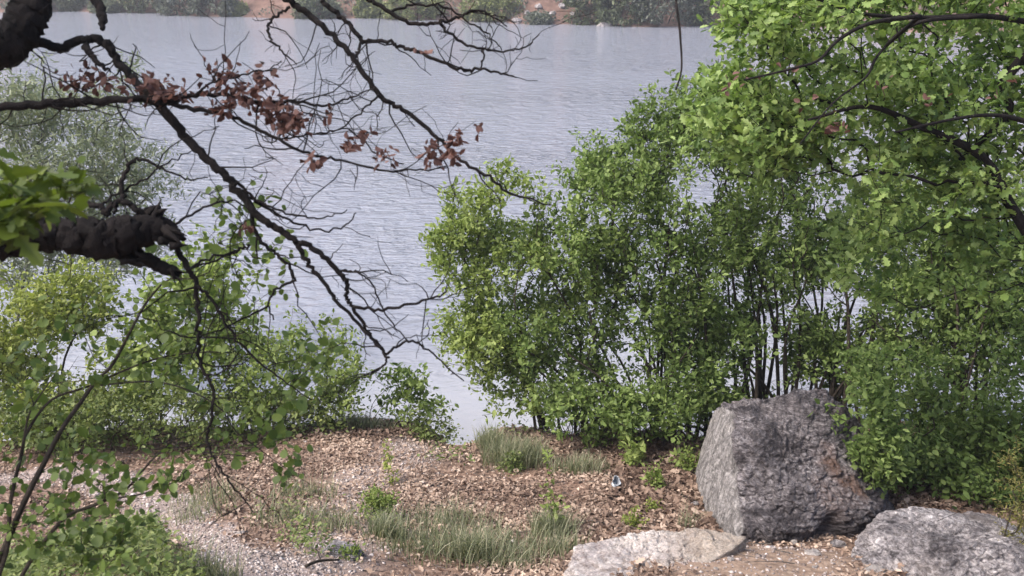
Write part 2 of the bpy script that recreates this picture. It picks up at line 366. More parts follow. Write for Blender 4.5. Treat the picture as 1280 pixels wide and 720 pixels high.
class Skel:
    """a branching skeleton; targets are joined to the cheapest node already grown"""
    def __init__(s): s.p, s.par, s.len, s.rmin, s.root = [], [], [], [], []
    def node(s, p, par, rmin=0.):
        s.p.append(A(p, float)); s.par.append(par); s.rmin.append(rmin)
        s.len.append(0 if par < 0 else s.len[par]+np.linalg.norm(s.p[par]-s.p[-1])); s.root.append(len(s.p)-1 if par < 0 else s.root[par])
        return len(s.p)-1
    def line(s, pts, rad=None, attach=False):
        rad = [0.]*len(pts) if rad is None else rad
        par = -1
        if attach: par = int(np.argmin(np.linalg.norm(A(s.p)-pts[0], axis=1)))
        for q, r in zip(pts, rad): par = s.node(q, par, r)
        return par
    def grow(s, targets, rng, bf=.35, up=.6, seg=.22, jit=.13, sag=0.):
        o = np.argsort(np.linalg.norm(targets-s.p[0], axis=1)); ends = []
        buf = np.zeros((200000, 3)); ln = np.zeros(200000); n = len(s.p); buf[:n] = A(s.p); ln[:n] = s.len
        for t in targets[o]:
            d = buf[:n]-t
            cost = np.sqrt((d*d).sum(1)) + bf*ln[:n] + up*np.maximum(0, d[:, 2])
            k = int(np.argmin(cost)); a = s.p[k]; L = np.linalg.norm(t-a); m = max(2, int(L/seg)+1)
            off = rng.normal(0, 1, 3)*L*jit; off[2] += sag*L
            pk = k
            for i in range(1, m+1):
                f = i/m; q = a+(t-a)*f + off*4*f*(1-f)*.5 + (rng.normal(0, .018, 3)*min(1, L*3) if i < m else 0)
                pk = s.node(q, pk); buf[n] = q; ln[n] = s.len[-1]; n += 1
            ends.append(pk)
        return ends
    def radii(s, tip=.0022, e=2.35):
        n = len(s.p); acc = np.zeros(n); r = np.zeros(n)
        for i in range(n-1, -1, -1):
            r[i] = max(tip if acc[i] == 0 else acc[i]**(1/e), s.rmin[i])
            if s.par[i] >= 0: acc[s.par[i]] += (acc[i] if acc[i] > 0 else tip**e)
        return r
    def meshes(s, rng, tip=.0022, e=2.35, rmax=.2, minr=0.):
        r = np.minimum(s.radii(tip, e), rmax); n = len(s.p); ch = [[] for _ in range(n)]
        for i in range(n):
            if s.par[i] >= 0: ch[s.par[i]].append(i)
        out = {}; stack = [(i, None) for i in range(n) if s.par[i] < 0]
        while stack:
            i, frm = stack.pop(); pts, rr = ([s.p[frm]], [min(r[i]*1.15, r[frm])]) if frm is not None else ([], [])
            root = s.root[i]
            while True:
                pts.append(s.p[i]); rr.append(r[i])
                if not ch[i]: break
                c = sorted(ch[i], key=lambda k: -r[k]); stack += [(k, i) for k in c[1:]]; i = c[0]
            if len(pts) < 2 or max(rr) < minr: continue
            mb = out.setdefault(root, MB()); big = max(rr)
            mb.tube(pts, rr, 8 if big > .05 else 6 if big > .015 else 4 if big > .006 else 3, cap=False, tint=rng.uniform(0, 1), rough=.08 if big > .02 else 0, rng=rng)
        return out

def leaf_sets(sk, ends, per, size, rng, spread=.22, updir=.55, droop=.25, toward=None):
    pos, dr, nr, sz = [], [], [], []
    for e in ends:
        k = per if isinstance(per, int) else rng.integers(per[0], per[1]+1)
        a = sk.p[sk.par[e]]; b = sk.p[e]; ax = norm(b-a); n = int(k)
        t = rng.uniform(0, 1, n)**.6
        base = b-ax*spread*(1-t)[:, None] + rng.normal(0, spread*.22, (n, 3))
        d = norm(rng.normal(0, 1, (n, 3)) + ax*.7 + A([0, 0, -droop]))
        pos.append(base); dr.append(d); sz.append(np.exp(rng.normal(-.12, .30, n)).clip(.4, 1.5)*size)
        nr.append(norm(rng.normal(0, .62, (n, 3)) + A([0, 0, updir*1.6]) + (A(toward) if toward is not None else 0)))
    return np.concatenate(pos), np.concatenate(dr), np.concatenate(nr), np.concatenate(sz)

def blob_targets(blobs, n, rng, bd, gap=.42, gscale=1.6, clear=.1):
    vol = A([b[3]*b[4] for b in blobs], float); vol *= A([b[6] if len(b) > 6 else 1. for b in blobs]); vol /= vol.sum(); out = []; got = 0
    for tries in range(40):
        m = n*3; i = rng.choice(len(blobs), m, p=vol); w = norm(rng.normal(0, 1, (m, 3)))*(rng.uniform(0, 1, m)**.42*np.where(rng.uniform(0, 1, m) < .22, rng.uniform(1, 1.5, m), 1))[:, None]
        cs = A([P(b[0], b[1], bd+b[2]) for b in blobs]); ks = A([[b[3]*(bd+b[2])/FPX, b[5], b[4]*(bd+b[2])/FPX/CP] for b in blobs])
        q = cs[i] + w*ks[i]
        ok = (vnoise(q*gscale*A([1, 1, 1.3]), 31) > (gap if tries < 25 else 0)) & (q[:, 2] > terrain(q[:, 0], q[:, 1])+clear)
        q = q[ok]; out.append(q); got += len(q)
        if got >= n: break
    q = np.concatenate(out)[:n]
    if len(q) < n*.6: print('FEW TARGETS', len(q), n, blobs[0])
    return q

def shrub(name, label, cat, base, blobs, n, per, size, tpl, m, mb=None, seed=1, nst=6, group=None, spread=.2, gap=.40, gscale=1.6, bsp=.22, bf=.35, tip=.002, tint=(.5, .24), up=.6, part='foliage', e=2.35, droop=.25, updir=.55, clear=.1, srad=None):
    rng = np.random.default_rng(seed); bd = depth(base); t = thing(name, base, label, cat, group)
    T = blob_targets(blobs, n, rng, bd, gap, gscale, clear); sk = Skel()
    for i in range(nst):
        b0 = base + A([rng.normal(0, bsp), rng.normal(0, bsp*.6), 0]); b0[2] = tz(b0[0], b0[1])-.06
        g = T[rng.integers(len(T))]; h = b0 + (g-b0)*rng.uniform(.55, .8); mid = b0 + (h-b0)*A([.35, .35, .62]) + rng.normal(0, .04, 3)*np.linalg.norm(h-b0)
        ln_ = spline([b0, mid, h], 5); sk.line(ln_, None if srad is None else list(np.linspace(srad[0]*rng.uniform(.7, 1.2), srad[1], len(ln_))))
    ends = sk.grow(T, rng, bf=bf, up=up)
    for r_, mm in sk.meshes(rng, tip, e).items(): mm.build('stem', mb or M_STEM, t)
    pos, dr, nr, sz = leaf_sets(sk, ends, per, size, rng, spread, updir, droop)
    cl = vnoise(pos*2.2, seed) - .5
    leaves(part, pos, dr, nr, sz, tpl, m, t, np.clip(rng.normal(tint[0], tint[1], len(pos))+cl*.5, 0, 1), rng)
    return t

GB = 'tall shrubs along the water edge'
SH = [
 ('pale green shrub leaning left over the water, leftmost of the tall shrubs', (735, 532), [(590, 300, -.6, 62, 66, .6), (640, 235, -.8, 46, 40, .5), (600, 415, -.4, 62, 52, .5), (650, 350, -.4, 75, 95, .7), (560, 290, -.7, 30, 30, .3), (655, 480, -.3, 62, 36, .5)], 960, M_LIGHT, (.52, .25), 8, 8),
 ('rounded mid green shrub just right of the pale leaning one', (770, 545), [(725, 300, -.6, 80, 95, .8), (700, 420, -.5, 85, 85, .8), (735, 490, -.6, 70, 44, .6), (770, 225, -.6, 60, 46, .6), (735, 195, -.5, 26, 36, .3, .6)], 1050, M_SHRUB, (.55, .24), 8, 10),
 ('bushy shrub rising behind the dry leaf slope with dark close stems', (850, 548), [(820, 215, -.6, 85, 75, .9), (830, 320, -.5, 95, 95, .9), (845, 430, -.5, 90, 70, .8), (815, 505, -.7, 70, 34, .5), (870, 160, -.5, 60, 46, .6), (800, 160, -.5, 30, 40, .4, .7), (835, 130, -.5, 30, 40, .4, .7)], 1150, M_SHRUB, (.5, .24), 9, 11),
 ('many stemmed shrub directly behind the big leaning boulder', (945, 530), [(930, 200, -.4, 95, 85, .9), (925, 310, -.2, 95, 80, .9), (960, 150, -.2, 80, 50, .7), (890, 420, -.6, 60, 60, .6), (965, 410, .1, 70, 60, .6, .8), (890, 500, -.6, 46, 30, .4), (985, 455, -.2, 55, 40, .5), (1010, 380, 0, 50, 50, .6)], 1420, M_SHRUB, (.5, .24), 10, 14),
 ('thin tall shrub with long bare dark stems showing bright water between', (1035, 520), [(1040, 200, .3, 90, 80, .8), (1070, 290, .3, 80, 60, .8), (1100, 410, .1, 90, 55, .7, .6), (1030, 440, .1, 75, 55, .6, 1.), (1150, 240, .3, 70, 70, .8), (1010, 330, .2, 70, 60, .7)], 1150, M_SHRUB, (.5, .24), 11, 14),
 ('dense shrub filling the right bank behind the low flat topped rock', (1180, 560), [(1200, 280, .2, 100, 75, .9), (1190, 380, .0, 100, 60, .9), (1240, 440, .2, 70, 60, .8, .4), (1140, 480, -.4, 80, 50, .6, .8), (1260, 330, 0, 60, 80, .8), (1230, 560, -.2, 60, 40, .6, .5), (1120, 330, .1, 60, 60, .7)], 1250, M_SHRUB, (.5, .24), 12, 10)]
for lab, b, bl, n, m, tn, sd, ns in SH:
    shrub('shrub', lab, 'shrub', G(*b), bl, int(n*(.92 if sd < 11 else 1.15)), (13, 22), .064, T_ELL, m, seed=sd, nst=ns+3, group=GB, tint=tn, gap=.44, gscale=1.9, spread=.20, srad=(.026, .009), bsp=.34, tip=.0026)
shrub('shrub', 'glossy leaved bush hanging over the right shoulder of the big boulder', 'shrub', A([3.75, 7.6, tz(3.75, 7.6)]),
      [(1075, 520, -1.0, 40, 42, .3), (1095, 565, -1.05, 36, 34, .25), (1140, 555, -.6, 56, 50, .4), (1120, 470, -.3, 70, 30, .4), (1200, 540, .1, 60, 55, .5, .7), (1170, 590, -.4, 60, 34, .35, .8), (1062, 500, -1.05, 34, 30, .25)], 640, (11, 18), .066, T_ELL, M_SHRUB, seed=21, nst=9, group=GB, tint=(.45, .24), gap=.46, gscale=3.2, srad=(.016, .006), spread=.26)
shrub('shrub', 'shaded shrub at the right frame edge above the low flat rock, behind the olive conifer', 'shrub', A([4.6, 7.1, tz(4.6, 7.1)]),
      [(1265, 560, 0, 60, 60, .5), (1230, 610, -.3, 60, 30, .4), (1330, 560, 0, 70, 80, .6), (1290, 480, .2, 50, 50, .5, .7), (1400, 500, .3, 80, 90, .7, .6)], 560, (12, 20), .066, T_ELL, M_SHRUB, seed=22, nst=9, group=GB, tint=(.36, .22), gap=.42, gscale=2.6, srad=(.016, .006), spread=.24)
shrub('shrub', 'leafy shrub running on past the right frame edge along the water', 'shrub', A([6.6, 8.9, tz(6.6, 8.9)]),
      [(1370, 330, 0, 120, 120, 1.), (1450, 430, 0, 110, 100, .9), (1340, 440, .1, 70, 60, .7)], 620, (12, 20), .07, T_ELL, M_SHRUB, seed=23, nst=9, group=GB, tint=(.5, .24), gap=.42, gscale=2., srad=(.024, .008), spread=.24)
# tangle of dead twigs under the shrubs
rng = np.random.default_rng(66)
for lab, u, v, n, w, h in (('tangle of bare dead brush behind the top of the big boulder', 985, 520, 70, .75, .75), ('bare dead brush at the foot of the tall shrubs above the dry leaves', 815, 545, 60, .8, .6), ('dark dead brush at the water edge right of the grass mound', 715, 540, 40, .45, .5)):
    b = G(u, v); mb = MB()
    for k in range(n):
        a = b+A([rng.normal(0, w*.45), rng.normal(.1, .15), 0]); a[2] = tz(a[0], a[1])-.03; p = [a]; d = norm(A([rng.normal(0, .7), rng.normal(0, .4), rng.uniform(.5, 1.2)])); L = h*rng.uniform(.6, 1.4)
        for i in range(6): d = norm(d+rng.normal(0, .3, 3)); p.append(p[-1]+d*L/6)
        mb.tube(A(p), np.linspace(.006, .0018, 7), 4, False, rng.uniform(0, 1))
        for i in (3, 4):
            q = [p[i]]; d2 = norm(d+rng.normal(0, .8, 3))
            for _ in range(4): d2 = norm(d2+rng.normal(0, .3, 3)); q.append(q[-1]+d2*L*.12)
            mb.tube(A(q), np.linspace(.003, .0012, 5), 3, False, 0)
    o = mb.build('dead_brush', M_STEM); tag(o, lab, 'dead brush', 'dead brush under the shrubs'); o.data.transform(__import__('mathutils').Matrix.Translation(-Vector(b))); o.location = Vector(b)

# ---- willow and bushes on the left bank
shrub('willow', 'hazy grey green small leaved tree over the water at the left', 'tree', A([-7.2, 11.0, tz(-7.2, 10.2)]),
      [(60, 190, 0, 105, 95, 1.2), (150, 235, .2, 75, 70, 1.), (30, 110, 0, 50, 45, .8), (120, 300, 0, 85, 50, .9), (150, 110, .4, 45, 40, .5, .35), (30, 300, 0, 60, 60, .8)], 1000, (18, 28), .09, T_NAR, M_WIL, M_STEMG, 31, 4, spread=.34, gap=.36, gscale=1.1)
shrub('shrub', 'yellow green bush at the left edge behind the path', 'shrub', G(45, 548),
      [(45, 400, -.3, 85, 70, .7), (100, 365, -.2, 55, 40, .5), (30, 470, -.5, 75, 45, .6), (110, 450, -.3, 60, 50, .5), (60, 515, -.5, 80, 30, .5)], 620, (13, 21), .062, T_ELL, M_YEL, seed=32, nst=7, tint=(.5, .25))
GL = 'low bushes along the left bank'
shrub('bush', 'spreading mid green bush low at the left edge beneath the yellow green one', 'bush', G(25, 556), [(25, 500, -.3, 75, 40, .5), (105, 505, -.2, 70, 36, .45), (170, 490, -.2, 50, 34, .4), (0, 450, -.2, 60, 40, .5)], 470, (12, 20), .055, T_ELL, M_YEL, seed=39, nst=7, group=GL, gap=.34, gscale=2.6, clear=.03, tint=(.35, .24))
for lab, b, bl, n, m, sd, sz in (
 ('loose green bush with broad leaves in the middle of the left bank', (225, 530), [(215, 400, -.3, 75, 55, .6), (270, 350, -.2, 60, 55, .5), (190, 460, -.4, 75, 40, .5), (290, 430, -.2, 55, 45, .5)], 430, M_LIGHT, 33, .062),
 ('light bush with rounded top at the lake edge right of the loose broad leaved bush', (350, 522), [(330, 450, -.3, 60, 50, .5), (400, 440, -.2, 55, 45, .5), (300, 500, -.4, 70, 25, .4), (430, 480, -.2, 35, 35, .4)], 400, M_LIGHT, 34, .058),
 ('sparse leafy bush of thin sprays against the water right of the left bushes', (505, 532), [(510, 470, -.1, 35, 30, .3), (530, 500, -.1, 40, 28, .3), (490, 505, -.1, 30, 25, .3)], 62, M_RND, 35, .075),
 ('small dense bush on the brink beside the gap of open water', (540, 552), [(540, 535, -.05, 28, 18, .2), (520, 520, 0, 22, 18, .2), (556, 530, 0, 16, 18, .15)], 70, M_WEED, 36, .05),
 ('low greyish weedy bush at the foot of the left bank bushes', (150, 560), [(60, 520, -.2, 70, 36, .4), (140, 515, -.2, 70, 36, .4), (230, 515, -.2, 65, 36, .4)], 420, M_WEED, 37, .055),
 ('low olive weed bush on the dark leaf bank above the path', (300, 545), [(310, 512, -.1, 65, 30, .35), (390, 505, -.1, 55, 26, .3)], 330, M_WEED, 38, .055)):
    shrub('bush', lab, 'bush', G(*b), bl, n, (9, 16), sz, T_RND if sz == .062 else T_ELL, m, seed=sd, nst=5, group=GL, gap=.36, gscale=2.4, clear=.03)

# ---- small plants standing on the slope
GP = 'small plants on the leaf littered slope'
for lab, b, bl, n, per, sz, m, sd, nst in (
 ('slender upright leafy sapling in front of the shrubs, left of the litter wrapper', (690, 668), [(688, 600, 0, 9, 34, .1), (690, 640, 0, 14, 24, .1), (683, 568, 0, 6, 18, .06)], 34, (4, 7), .05, M_LIGHT, 41, 2),
 ('compact bright green shrublet on the slope above the grass', (470, 656), [(470, 632, 0, 24, 17, .16)], 120, (9, 14), .034, M_LIGHT, 42, 4),
 ('thin yellowish sprig standing alone on the gravelly leaf slope', (490, 606), [(485, 570, 0, 7, 26, .07), (494, 596, 0, 10, 10, .08)], 26, (5, 8), .042, M_YEL, 43, 2),
 ('leafy green spray hanging at the foot of the tall shrubs above the wrapper', (790, 585), [(788, 560, 0, 20, 24, .2), (795, 580, 0, 16, 10, .15)], 46, (8, 13), .065, M_LIGHT, 44, 3),
 ('fresh green sprig at the foot of the shrubs left of the leafy spray', (742, 560), [(745, 548, 0, 20, 12, .15)], 24, (7, 11), .06, M_LIGHT, 45, 2),
 ('bright low plant right of the wrapper on dry leaves', (818, 612), [(818, 596, 0, 15, 14, .12)], 40, (7, 11), .045, M_LIGHT, 46, 3),
 ('tiny yellow green tuft of leaves behind the pale ledge', (792, 658), [(792, 650, 0, 13, 9, .1)], 36, (7, 11), .034, M_YEL, 47, 3),
 ('small leafy weed beside the left face of the big boulder', (858, 590), [(858, 574, 0, 16, 14, .14)], 40, (7, 12), .05, M_LIGHT, 48, 3),
 ('bluish small leafy weed within the grass mound by the water', (645, 590), [(640, 580, 0, 16, 16, .14)], 60, (8, 12), .034, M_WEED, 49, 3),
 ('low bright weed among the gravel at the lower middle', (440, 700), [(437, 690, 0, 14, 8, .1)], 30, (7, 11), .032, M_LIGHT, 50, 3),
 ('yellowish seedling in the leaves right of the tiny tuft', (818, 640), [(815, 630, 0, 9, 8, .08)], 20, (6, 9), .04, M_YEL, 51, 2)):
    shrub('small_plant', lab, 'plant', G(*b), bl, int(n*.75), per, sz, T_ELL, m, seed=sd, nst=nst, group=GP, spread=.10, gap=.25, bsp=.04, tip=.0014, clear=.02)
shrub('juniper', 'olive brown conifer bush cut by the right edge beside the low rock', 'conifer', A([3.42, 5.55, tz(3.42, 5.55)-.1]),
      [(1268, 590, -.1, 16, 30, .2), (1272, 650, -.2, 26, 45, .25), (1262, 705, -.4, 34, 24, .25), (1225, 712, -.5, 22, 12, .15)], 90, (14, 22), .032, T_NAR, M_JUN, seed=52, nst=4, gap=.25, spread=.12, up=.2)

# ---- right oak
rng = np.random.default_rng(77)
ob = A([5.3, 5.6, tz(5.3, 5.6)])
oak = thing('oak_tree', ob, 'lime green oak whose leafy boughs reach in from the right edge', 'tree')
sk = Skel()
trunk = spline([ob-A([0, 0, .15]), ob+A([-.1, .1, 1.3]), ob+A([-.25, .2, 2.6]), ob+A([-.3, .3, 4.2]), ob+A([-.5, .3, 5.6])], 6)
sk.line(trunk, np.linspace(.2, .1, len(trunk)))
def px_line(pts, d0, d1, r0=None, r1=None, n=4):
    q = [P(u, v, d0+(d1-d0)*i/(len(pts)-1)) for i, (u, v) in enumerate(pts)]; s_ = spline(q, n)
    rr = None if r0 is None else list(np.linspace(r0*d0/FPX, r1*d1/FPX, len(s_))); return s_, rr
for pts, d0, d1, r0, r1 in (
  ([(1400, 470), (1300, 315), (1262, 255), (1228, 196), (1150, 158), (1085, 133), (1010, 150)], 6.35, 5.9, 8, 1.6),
  ([(1440, 40), (1300, 30), (1230, 20), (1150, 22), (1078, 17), (1025, 0), (960, -20)], 6.0, 5.4, 4, 1.2),
  ([(1420, 120), (1290, 60), (1250, 110), (1262, 140), (1200, 200)], 6.3, 6.4, 7, 3),
  ([(1230, 20), (1145, 29), (1099, 67), (1082, 97), (1041, 129), (1000, 180)], 5.7, 5.3, 2.8, 1.2),
  ([(1150, 20), (1088, 29), (1048, 50), (1025, 74), (998, 84), (930, 100)], 5.2, 5.1, 3, 1.2),
  ([(1420, 200), (1280, 151), (1246, 144), (1196, 148), (1120, 165)], 5.8, 5.5, 3.5, 1.4),
  ([(1300, -60), (1150, -90), (1000, -60), (930, -20)], 6.2, 5.6, 6, 2.5),
  ([(930, -20), (870, -40), (846, -12), (850, 40), (852, 85), (845, 112)], 5.5, 5.0, 2., 1.)):
    s_, rr = px_line([p_ for p_ in pts if p_[0] < 1350], d0, d1, r0, r1); q0 = s_[0]
    if pts[0][0] >= 1290:
        tp = trunk[np.argmin(np.abs(trunk[:, 2]-(q0[2]-.55)))]; pre = spline([tp, tp*.55+q0*.45+A([0, -.05, .02]), q0], 5)[:-1]
        pre = pre[1:]; s_ = np.concatenate([pre, s_]); rr = list(np.linspace(rr[0]*1.7, rr[0], len(pre)))+rr
    sk.line(s_, rr, True)
T = blob_targets([(978, 62, -.2, 78, 80, .8), (1070, 90, 0, 110, 110, 1.), (1200, 90, .2, 110, 110, 1.), (920, 130, -.1, 60, 45, .6), (1010, 170, .1, 90, 45, .8), (1180, 210, .2, 100, 60, .8, .8),
                  (1245, 300, .3, 60, 50, .6, .6), (1120, 260, .3, 90, 60, .6, .8), (960, 170, .2, 90, 50, .7), (895, 120, .1, 40, 46, .5), (1200, 340, .4, 90, 50, .6, .6), (1000, -30, -.2, 120, 50, .8), (1180, -30, 0, 120, 60, .9), (925, 30, -.2, 34, 60, .5), (1090, 340, .5, 65, 36, .4, .5), (1330, 60, .2, 90, 150, 1., .7), (1440, 0, .2, 130, 150, 1.2, .6), (1560, 60, 0, 110, 140, 1.1, .5), (1380, 260, .3, 60, 60, .7, .6)], 2050, rng, 6.45, .40, 2.4)
ends = sk.grow(T, rng, bf=.3, up=.2)
i0 = True
for r_, mm in sk.meshes(rng, .0022, 2.85, .22).items(): mm.build('trunk' if i0 else 'branch', M_BARK, oak); i0 = False
pos, dr, nr, sz = leaf_sets(sk, ends, (11, 17), .072, rng, .2, .6, .15)
leaves('foliage', pos, dr, nr, sz, T_OAK, M_OAKL, oak, np.clip(rng.normal(.52, .25, len(pos))+(vnoise(pos*2, 4)-.5)*.5, 0, 1), rng)
dl = [P(u, v, 5.4) for u, v in ((915, 105), (940, 100), (980, 80), (1010, 120), (1042, 150), (1055, 150), (1040, 160), (1100, 107), (1250, 110), (1165, 125))]
pos = np.concatenate([q+rng.normal(0, .04, (5, 3)) for q in dl])
leaves('dead_leaves', pos, rng.normal(0, 1, pos.shape), rng.normal(0, 1, pos.shape)+A([0, 0, .5]), rng.uniform(.03, .065, len(pos)), T_CUR, M_DEAD, oak, rng.uniform(.3, 1, len(pos)), rng)

# ---- left oak: dark winter boughs traced at their own distance
rng = np.random.default_rng(5)
lb = A([-2.75, 2.5, tz(-2.75, 2.5)])
loak = thing('oak_tree', lb, 'dark bare oak with broken limb and withered brown leaves reaching in from the left', 'tree')
def crook(a, d, L, rng, n=6, w=.28, lift=.12):
    pts = [a]; d = norm(d)
    for i in range(n):
        d = norm(d + rng.normal(0, w, 3) + A([0, 0, lift*.3])); pts.append(pts[-1]+d*L/n)
    return A(pts)
def twigs(mb, pts, rad, rng, n, L=(.12, .45), lo=.15, sub=2, w=.30, flat=.45):
    tips = []
    tan = norm(np.gradient(pts, axis=0))
    for _ in range(n):
        i = int(rng.uniform(lo, .98)*(len(pts)-1)); sd = norm(rng.normal(0, 1, 3)*A([1, flat, 1])); d = norm(tan[i]*rng.uniform(.2, 1.1)+sd)
        l = rng.uniform(*L); q = crook(pts[i], d, l, rng, 7, w); r0 = min(rad[i]*.55, .0016+.006*l)
        mb.tube(q, np.linspace(r0, .0011, len(q)), 4, False, rng.uniform(0, 1)); tips.append(q)
        for _ in range(rng.integers(0, sub+1)):
            j = rng.integers(2, len(q)-1); d2 = norm(q[j]-q[j-1]+rng.normal(0, .7, 3)*A([1, flat, 1])); q2 = crook(q[j], d2, l*rng.uniform(.3, .6), rng, 5, w)
            mb.tube(q2, np.linspace(r0*.6, .0009, len(q2)), 3, False, 0); tips.append(q2)
    return tips
def rugged(mb, pts, rad, seed, k=34, amp=.34, per=.008):
    L = np.concatenate([[0], np.cumsum(np.linalg.norm(np.diff(pts, axis=0), axis=1))]); n = max(4, int(L[-1]/per)); t = np.linspace(0, L[-1], n)
    p = np.stack([np.interp(t, L, pts[:, i]) for i in range(3)], 1); r = np.interp(t, L, rad); tmp = MB(); tmp.tube(p, r, k, True, .5)
    v = tmp.v[0]; ctr = np.repeat(p, k, 0); d = norm(v-ctr); ax = norm(np.gradient(p, axis=0)); ax = np.repeat(ax, k, 0)
    w = v - ax*(v*ax).sum(1)[:, None]*.80                                 # bark ridges run along the limb
    _, d1, e1 = cells(w*62+.7*np.stack([fbm(v*18, 3, seed+i) for i in range(3)], 1), seed)
    disp = amp*fbm(v*6, 3, seed)+.8*amp*fbm(w*30, 4, seed+4, .65)+.5*amp*(sstep(0, .35, e1-d1)-.7)
    mb.add(v+d*(np.repeat(r, k)*disp)[:, None], tmp.f, .5)
def bough(name, lines, parent, ntw=8, rough=.10, tw=(.12, .42), m=None, k=8, sub=2, spl=()):
    mb = MB(); tips = []
    for pts, d0, d1, r in lines:
        q = [P(u, v, d0+(d1-d0)*i/max(1, len(pts)-1)) for i, (u, v) in enumerate(pts)]
        s_ = spline(q, 6); rp = np.interp(np.linspace(0, 1, len(s_)), np.linspace(0, 1, len(r)), r)
        dd = np.linspace(d0, d1, len(s_)); rad = rp*dd/FPX
        s_[1:-1] += rng.normal(0, .003, (len(s_)-2, 3))
        if k >= 12: rugged(mb, s_, rad, int(rng.integers(99)))
        else: mb.tube(s_, rad, k, True, rng.uniform(0, 1), rough, rng)
        nn = int(ntw*max(.3, len(pts)/7)); tips += twigs(mb, s_, rad, rng, nn, tw, sub=sub)
    for (u, v, d, du, dv, r0, n) in spl:
        for _ in range(n):
            a = P(u+rng.normal(0, r0*.5), v+rng.normal(0, r0*.6), d+rng.normal(0, .02)); b = P(u+du*rng.uniform(.5, 1.3)+rng.normal(0, 3), v+dv*rng.uniform(.3, 1.2)+rng.normal(0, 5), d+rng.normal(0, .02))
            mb.tube(A([a, a*.5+b*.5, b]), [r0*.42*d/FPX, r0*.26*d/FPX, .0008], 5, True, .8)
    mb.build(name, m or M_BARK, parent); return tips
mb = MB(); tr = spline([lb-A([0, 0, .2]), lb+A([.05, 0, 1]), lb+A([-.02, .05, 2.0]), lb+A([.1, 0, 3.2]), lb+A([.15, .1, 4.6])], 8)
mb.tube(tr, np.linspace(.2, .12, len(tr)), 14, True, .5, .12, rng)
cr = spline([tr[24], P(-60, -260, 3.0), P(120, -210, 3.0), P(260, -90, 3.0), P(350, -6, 3.0)], 6); mb.tube(cr, np.linspace(.07, .012, len(cr)), 8, True, .5, .08, rng)
cr2 = spline([cr[10], P(330, -120, 3.2), P(400, -30, 3.1), P(402, 0, 3.1)], 6); mb.tube(cr2, np.linspace(.03, .009, len(cr2)), 7, True, .5, .08, rng)
cr3 = spline([cr2[6], P(420, -60, 3.3), P(460, 0, 3.2)], 6); mb.tube(cr3, np.linspace(.02, .008, len(cr3)), 7, True, .5, .08, rng)
mb.build('trunk', M_BARK, loak)
D = 2.8
bough('limb', [([(-530, 210), (-400, 170), (-260, 125), (-120, 85), (-30, 62), (14, 50), (36, 18), (48, -30), (60, -90)], 2.6, 2.8, [42, 40, 34, 30, 27, 25, 23, 21, 20])], loak, 4, .14, k=12)
bough('broken_limb', [([(-540, 400), (-400, 360), (-240, 325), (-110, 305), (0, 298), (40, 292), (80, 292), (125, 298), (160, 294), (192, 287), (208, 294), (222, 302)], 2.5, 2.75, [44, 40, 36, 32, 27, 24, 22, 27, 24, 16, 10, 3]),
      ([(140, 305), (165, 318), (185, 325), (205, 335), (224, 345)], 2.72, 2.75, [17, 12, 9, 8, 6]),
      ([(170, 285), (183, 270), (193, 264), (200, 259)], 2.74, 2.74, [15, 11, 7, 3]), ([(185, 285), (205, 280), (222, 292), (227, 299)], 2.74, 2.72, [12, 9, 6, 2])], loak, 0, .22, k=12, spl=((200, 292, 2.70, 30, 12, 14, 14), (188, 275, 2.71, 16, -18, 12, 9), (212, 338, 2.72, 16, 10, 6, 8), (160, 316, 2.69, 26, 12, 10, 8)))
bough('branch', [([(14, 50), (48, 53), (75, 60), (96, 52), (118, 49), (135, 57), (146, 76), (165, 98), (196, 128), (225, 163), (255, 195), (280, 218), (296, 240), (322, 268), (346, 284), (370, 303)], D, 2.9, [9, 6.5, 6, 5.5, 5.5, 5.5, 5, 5, 6.5, 6, 5.5, 5.2, 5.2, 5, 4.6, 4]),
      ([(105, 55), (114, 69), (126, 82), (138, 90)], D, D, [5, 4, 3, 1.2]),
      ([(370, 303), (390, 309), (412, 328), (428, 345), (434, 357), (433, 374), (441, 383), (455, 410), (472, 430), (482, 443)], 2.9, 3., [4, 3.6, 3.2, 3.2, 2.8, 2.4, 2.4, 2.2, 2, 1.8]),
      ([(372, 305), (385, 328), (402, 350), (425, 380), (450, 408), (470, 430), (483, 447), (478, 458), (455, 470)], 2.9, 3., [3.4, 3, 2.6, 2.3, 2, 1.8, 1.6, 1.3, .9]),
      ([(441, 384), (472, 387), (510, 381), (536, 374), (556, 367), (560, 355)], 2.95, 3., [2.4, 2, 1.8, 1.5, 1.2, .8]),
      ([(482, 443), (498, 431), (516, 426), (540, 442), (580, 476)], 3., 3., [1.8, 1.6, 1.5, 1.2, .8]),
      ([(428, 338), (445, 340), (466, 356), (481, 392), (512, 428)], 2.95, 3., [1.3, 1.2, 1.1, 1, .8]),
      ([(300, 238), (330, 258), (362, 275), (400, 287), (430, 283), (445, 266)], 2.9, 3., [2.2, 1.8, 1.5, 1.3, 1.1, .8]),
      ([(290, 222), (316, 246), (345, 262), (385, 272), (408, 271), (434, 262)], 2.9, 2.9, [2.4, 1.8, 1.4, 1.2, 1, .7]),
      ([(315, 268), (318, 288), (340, 315), (360, 330), (368, 350), (345, 360), (336, 380), (342, 400)], 2.9, 2.9, [3, 2.6, 2.3, 2, 1.8, 1.6, 1.4, 1]),
      ([(336, 382), (310, 395), (280, 410), (250, 420)], 2.9, 2.9, [1.5, 1.3, 1.1, .8]),
      ([(310, 305), (300, 312), (270, 325), (240, 335)], 2.9, 2.9, [1.8, 1.7, 1.5, 1.3])], loak, 5, .06, (.08, .3), k=7)
